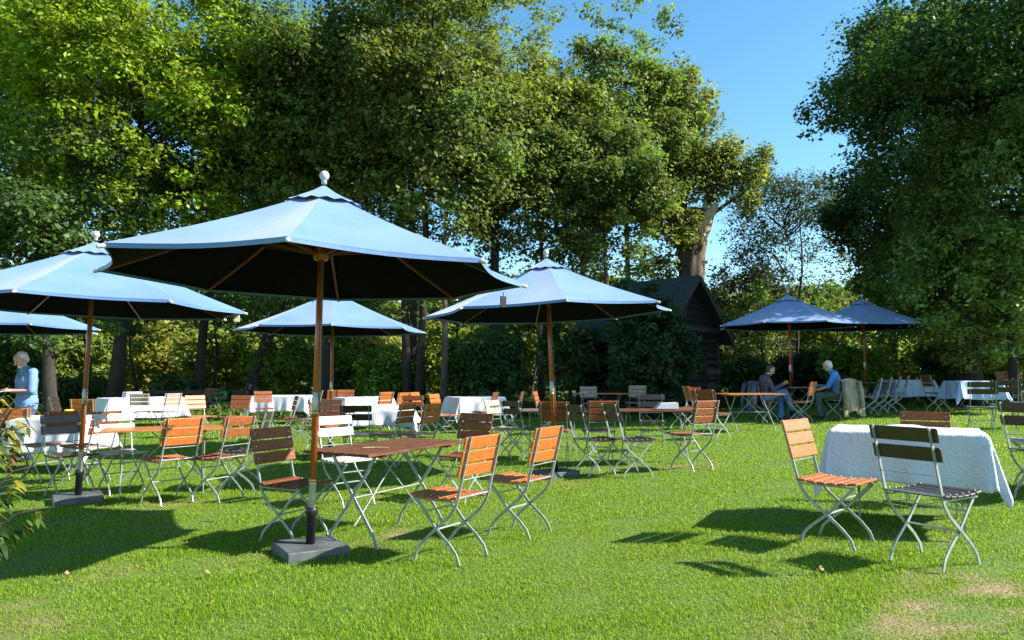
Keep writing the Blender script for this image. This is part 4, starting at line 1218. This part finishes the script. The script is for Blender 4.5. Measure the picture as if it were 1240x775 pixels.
# foreground autumn bush
def autumn_bush():
    x0, y0 = -2.80, 3.05
    root = empty('autumn_bush', (x0, y0, gz(x0, y0) - .02))
    tag(root, 'bush with green leaves turning yellow and red at the picture edge, nearest plant', 'bush')
    tm = MB(); lp, lc = [], []
    r2 = np.random.default_rng(5)
    P, Cc = [], []
    NP_, LE, WI = [], [], []
    V_, F_, COLS = [], [], []
    nv = 0
    for s_ in range(170):
        a = r2.uniform(-1.9, 1.9); sp = r2.uniform(.12, .62); h = r2.uniform(.60, 1.27)
        e = np.array([math.cos(a) * sp, math.sin(a) * sp * .8, h])
        b = np.array([r2.normal(0, .06), r2.normal(0, .06), 0])
        mid = b * .4 + e * .6 + np.array([0, 0, .10])
        tip = e + np.array([math.cos(a) * .10, math.sin(a) * .08, .02])
        tm.tube([tuple(b), tuple(b * .6 + mid * .4), tuple(mid), tuple(e), tuple(tip)], [.009, .008, .006, .004, .002], 5)
        n = int(15 + 14 * r2.random())
        for k in range(n):
            t = r2.uniform(.32, 1.0)
            base = (b * .4 + mid * .6) * (1 - t) + tip * t
            an = a + r2.normal(0, 1.1)
            dr = np.array([math.cos(an), math.sin(an), r2.uniform(-.75, .15)]); dr /= np.linalg.norm(dr)
            ln = r2.uniform(.035, .072); wd = ln * r2.uniform(.30, .42)
            side = np.cross(dr, [0, 0, 1]); side /= np.linalg.norm(side)
            up = np.cross(side, dr)
            roll = r2.normal(0, .5); sd = side * math.cos(roll) + up * math.sin(roll); uu = np.cross(sd, dr)
            rows = []
            for q, (tq, wq) in enumerate([(0, .06), (.25, .8), (.5, 1.0), (.78, .6), (1, .02)]):
                c0 = base + dr * ln * tq - np.array([0, 0, 1]) * ln * .45 * tq ** 2
                for ss in (-1, 0, 1):
                    rows.append(c0 + sd * ss * wd * .5 * wq + uu * abs(ss) * wd * .12 * wq)
            g = r2.random(); hh = base[2]
            if g < .10 + .28 * (hh > .95) + .10 * (hh < .45): col = np.array([.30, .25, .03]) * r2.uniform(.7, 1.2)
            elif g < .15 + .30 * (hh > .95): col = np.array([.24, .085, .030]) * r2.uniform(.7, 1.3)
            elif g < .6: col = np.array([.075, .125, .020]) * r2.uniform(.6, 1.4)
            else: col = np.array([.030, .062, .016]) * r2.uniform(.6, 1.4)
            V_.append(np.array(rows)); COLS.append(np.repeat(col[None], 15, 0))
            for q in range(4):
                for c_ in range(2):
                    i0 = nv + q * 3 + c_
                    F_.append((i0, i0 + 1, i0 + 4, i0 + 3))
            nv += 15
    tm.build('stem', 'bark_dark', root, True)
    F = np.array(F_)
    me = np_mesh('foliage', np.concatenate(V_), F.ravel(), np.arange(len(F)) * 4, 'leaf', np.concatenate(COLS), True)
    link('foliage', me, root)
autumn_bush()

# pampas plumes
x, y = at(1192, 41)
pg = empty('pampas_grass', (x, y, gz(x, y))); tag(pg, 'pampas grass with two pale plumes beside the dark benches', 'plant')
m = MB(); pl = MB()
for k in range(34):
    a = k * 2.4; r_ = .2 + .35 * rng.random(); h = .7 + .5 * rng.random()
    m.bar([(0, 0, 0), (r_ * .35 * math.cos(a), r_ * .35 * math.sin(a), h * .7), (r_ * math.cos(a), r_ * math.sin(a), h * .8)], .012, .003, 0, Vector((-math.sin(a), math.cos(a), 0)))
for dx, h in ((-.08, 1.75), (.10, 1.70)):
    m.tube([(0, 0, 0), (dx * .5, 0, h * .6), (dx * 1.3, 0, h)], .006, 5)
    pl.tube([(dx * 1.2, 0, h - .10), (dx * 1.4, 0, h + .05), (dx * 1.9, 0, h + .28)], [.02, .055, .01], 8)
m.build('blades', 'trouser_green', pg); pl.build('plume', 'off_white', pg, True)

# ------------------------------------------------------------------ shed
def shed():
    gx, gy = tp(832, 20.6)
    hd = R(135); Wd, Ln, ze, zr = 3.2, 2.7, 2.45, 3.95
    root = empty('log_shed', (gx, gy, gz(gx, gy) - .03), hd)      # local +X = along the ridge away from the gable
    tag(root, 'dark log shed with a steep felt roof, half hidden by ivy', 'shed')
    n = 11; lh = ze / n
    def logs(m, p0, p1, z, r_):
        m.tube([(p0[0], p0[1], z), (p1[0], p1[1], z)], r_, 10, 0, Vector((0, 0, 1)))
    for nm, p0, p1 in (('gable_wall', (0, -Wd / 2 - .12), (0, Wd / 2 + .12)), ('gable_wall', (Ln, -Wd / 2 - .12), (Ln, Wd / 2 + .12)),
                       ('side_wall', (-.12, Wd / 2), (Ln + .12, Wd / 2)), ('side_wall', (-.12, -Wd / 2), (Ln + .12, -Wd / 2))):
        m = MB()
        off = lh / 2 if nm == 'side_wall' else 0
        for k in range(n):
            logs(m, p0, p1, lh * (k + .5) + off * .0 + (.04 if nm == 'side_wall' else 0), lh * .54)
        if nm == 'gable_wall':
            xx = p0[0]
            for k in range(7):
                z = ze + .1 + k * .2; w = Wd / 2 * (zr - z) / (zr - ze)
                if w > .1: m.box((xx, 0, z), (.06, 2 * w, .19), None, 0, .01)
        m.build(nm, 'log_dark', root, False)
    m = MB(); m.tube([(-.14, -Wd / 2 - .2, ze - .02), (-.14, Wd / 2 + .2, ze - .02)], .10, 10); m.build('tie_beam', 'log_weathered', root, True)
    for zz, mt in ((.72, 'log_weathered'), (1.15, 'log_weathered')):
        m = MB(); m.tube([(-.045, -.9, zz), (-.045, -Wd / 2 - .14, zz)], .115, 10); m.build('pale_log', mt, root, True)
    for s_ in (-1, 1):
        m = MB(); ov = .38
        sl = math.atan2(zr - ze, Wd / 2)
        ye, zE = s_ * (Wd / 2 + ov), ze - ov * math.tan(sl)
        vs = [(-.45, 0, zr + .05), (Ln + .4, 0, zr + .05), (Ln + .4, ye, zE), (-.45, ye, zE)]
        vs += [(a, b, c - .07) for a, b, c in vs]
        f = [(0, 1, 2, 3), (7, 6, 5, 4), (0, 3, 7, 4), (1, 5, 6, 2), (3, 2, 6, 7), (0, 4, 5, 1)]
        m.add(vs, f)
        m.build('roof_slope', 'roof_felt', root)
        m = MB(); m.bar([(-.475, s_ * .004, zr - .02), (-.475, ye, zE - .06)], .03, .14, 0, Vector((1, 0, 0))); m.build('bargeboard', 'log_weathered', root)
    m = MB(); m.box((-.06, .35, 2.95), (.05, .5, .45), None, 0); m.build('hatch', 'weathered_plank', root)
shed()

# ------------------------------------------------------------------ garden furniture at the back
def bench(px, d, L, label):
    x, y = tp(px, d)
    root = empty('garden_bench', (x, y, gz(x, y)), 0); tag(root, label, 'bench', 'dark benches at the lawn edge')
    m = MB()
    for k in range(3): m.box((0, -.10 - .14 * k, .44), (L, .12, .035), None, 0, .004)
    m.build('seat', 'weathered_plank', root)
    m = MB()
    for k in range(2): m.box((0, .05 + .03 * k, .66 + .17 * k), (L, .03, .12), Matrix.Rotation(-.15, 3, 'X'), 0, .004)
    m.build('backrest', 'weathered_plank', root)
    for s_ in (-1, 1):
        for yy, h in ((-.38, .42), (.03, .90)):
            m = MB(); m.box((s_ * (L / 2 - .12), yy, h / 2), (.07, .06, h), None, 0, .004); m.build('leg', 'weathered_plank', root)
bench(1174, 21.0, .98, 'long dark wooden bench behind the bluish cloth')
bench(1204, 20.4, .62, 'short dark wooden bench beside the pampas plumes')
# low rail fence
x0, y0 = tp(186, 23.4); x1, y1 = tp(312, 23.2)
fr = empty('rail_fence', ((x0 + x1) / 2, (y0 + y1) / 2, gz((x0 + x1) / 2, y0))); tag(fr, 'low dark wooden rail fence behind the small far table', 'fence')
Lf = x1 - x0
for z in (.42, .74):
    m = MB(); m.bar([(-Lf / 2, 0, z), (0, 0, z + .01), (Lf / 2, 0, z)], .05, .11, 0, Vector((0, 1, 0))); m.build('rail', 'weathered_plank', fr)
for k in range(4):
    m = MB(); m.box((-Lf / 2 + .08 + (Lf - .16) * k / 3, .06, .45), (.10, .07, .90), None, 0, .006); m.build('post', 'weathered_plank', fr)

# small green ride-on mower
x, y = at(270, 39)
mo = empty('ride_on_mower', (x + .25, y + .3, gz(x, y)), R(170)); tag(mo, 'small green ride-on mower with yellow wheel hubs behind the orange chairs', 'mower')
m = MB(); m.box((0, 0, .42), (1.15, .50, .16), None, 0, .03); m.box((-.35, 0, .58), (.5, .62, .14), None, 0, .04); m.build('chassis', 'tractor_green', mo)
m = MB(); m.box((.38, 0, .66), (.52, .44, .34), None, 0, .06); m.build('hood', 'tractor_green', mo)
m = MB(); m.box((-.34, 0, .72), (.36, .42, .10), None, 0, .03); m.box((-.52, 0, .88), (.09, .42, .32), Matrix.Rotation(-.15, 3, 'Y'), 0, .03); m.build('saddle', 'rubber', mo)
m = MB(); m.tube([(.10, 0, .70), (.0, 0, .94)], .02, 8); m.lathe([(.15, -.012), (.165, 0), (.15, .012), (.14, 0)], 16, (-.01, 0, .95)); m.build('steering_wheel', 'black_metal', mo)
for xx, r_, w in ((-.36, .25, .18), (.42, .17, .13)):
    for s_ in (-1, 1):
        rt = Matrix.Rotation(R(90), 3, 'X')
        t = MB(); t.lathe([(r_ * .58, -w / 2), (r_ * .95, -w / 2), (r_, -w * .3), (r_, w * .3), (r_ * .95, w / 2), (r_ * .58, w / 2)], 20)
        t.v = [tuple(rt @ Vector(v) + Vector((xx, s_ * .34, r_))) for v in t.v]
        wh = t.build('wheel', 'rubber', mo, True)
        q = MB(); q.lathe([(.02, -w * .56), (r_ * .5, -w * .52), (r_ * .57, -w * .3), (r_ * .57, w * .3), (r_ * .5, w * .52), (.02, w * .56)], 18)
        q.v = [tuple(rt @ Vector(v) + Vector((xx, s_ * .34, r_))) for v in q.v]
        q.build('hub', 'tractor_yellow', wh, True)

# fallen leaves on the lawn
spots = [(160, 225, 'curled dry leaf in the shade of the nearest parasol'), (275, 220, 'dry leaf on sunlit grass below the black-backed chair'), (265, 215, 'small tan leaf in the near lawn'),
         (985, 205, 'pale dry leaf in front of the orange profile chair'), (755, 190, 'brown leaf lying on the open grass'), (560, 205, 'yellowish leaf on the near lawn below the orange chair')]
px_ = [(94, 690), (260, 690), (265, 727), (985, 702), (794, 588), (552, 690)]
for (ppx, ppy), (_, _, lab) in zip(px_, spots):
    s_ = (ppy - 456) / 1.30; x, y = at(ppx, s_)
    m = MB(); L_ = .045
    rows = []
    for t, w in ((0, .05), (.3, .9), (.6, 1), (1, .05)):
        for q in (-1, 0, 1): rows.append(((t - .5) * L_, q * w * L_ * .33, .008 * abs(q) + .016 * t * t))
    m.add(rows, [(i * 3 + j, i * 3 + j + 1, i * 3 + j + 4, i * 3 + j + 3) for i in range(3) for j in range(2)])
    o = m.build('fallen_leaf', 'dead_leaf', None, True); o.location = (x, y, gz(x, y) + .028); o.rotation_euler = (rnd.uniform(-.3, .3), rnd.uniform(-.3, .3), rnd.uniform(0, 6))
    so = o.modifiers.new('thickness', 'SOLIDIFY'); so.thickness = .001
    tag(o, lab, 'leaf', 'fallen leaves')

# ------------------------------------------------------------------ light, sky, camera
EL, AZ = R(36), R(-8)          # azimuth measured from +X towards +Y
S = Vector((math.cos(EL) * math.cos(AZ), math.cos(EL) * math.sin(AZ), math.sin(EL)))
sun = bpy.data.lights.new('sun', 'SUN'); sun.energy = 5.0; sun.angle = R(.53); sun.color = (1.0, .95, .87)
so = bpy.data.objects.new('sun', sun); COL.objects.link(so)
so.rotation_euler = S.to_track_quat('Z', 'Y').to_euler(); so.location = S * 60
w = bpy.data.worlds.new('World'); scene.world = w; w.use_nodes = True
nt = w.node_tree
sk = nt.nodes.new('ShaderNodeTexSky'); sk.sky_type = 'NISHITA'; sk.sun_disc = False
sk.sun_elevation = EL; sk.sun_rotation = R(90) - AZ; sk.air_density = 1.0; sk.dust_density = .2; sk.ozone_density = 2.0
hsv = nt.nodes.new('ShaderNodeHueSaturation'); hsv.inputs['Hue'].default_value = .488; hsv.inputs['Saturation'].default_value = 1.22; hsv.inputs['Value'].default_value = 1.0
nt.links.new(sk.outputs[0], hsv.inputs['Color'])
nt.links.new(hsv.outputs[0], nt.nodes['Background'].inputs['Color'])
nt.nodes['Background'].inputs['Strength'].default_value = .105

cam = bpy.data.cameras.new('camera'); cam.sensor_width = 36; cam.lens = FOC / 1240 * 36; cam.clip_end = 3000; cam.clip_start = .05
co = bpy.data.objects.new('camera', cam); COL.objects.link(co)
co.location = (0, 0, 1.30); co.rotation_euler = (R(90) + math.atan(68.5 / FOC), 0, 0)
scene.camera = co
vs = scene.view_settings
vs.view_transform = 'Standard'; vs.look = 'None'; vs.gamma = 1; vs.use_curve_mapping = False; vs.exposure = 1.36
scene.cycles.max_bounces = 6; scene.cycles.diffuse_bounces = 3; scene.cycles.glossy_bounces = 2; scene.cycles.transmission_bounces = 3
scene.cycles.use_denoising = True
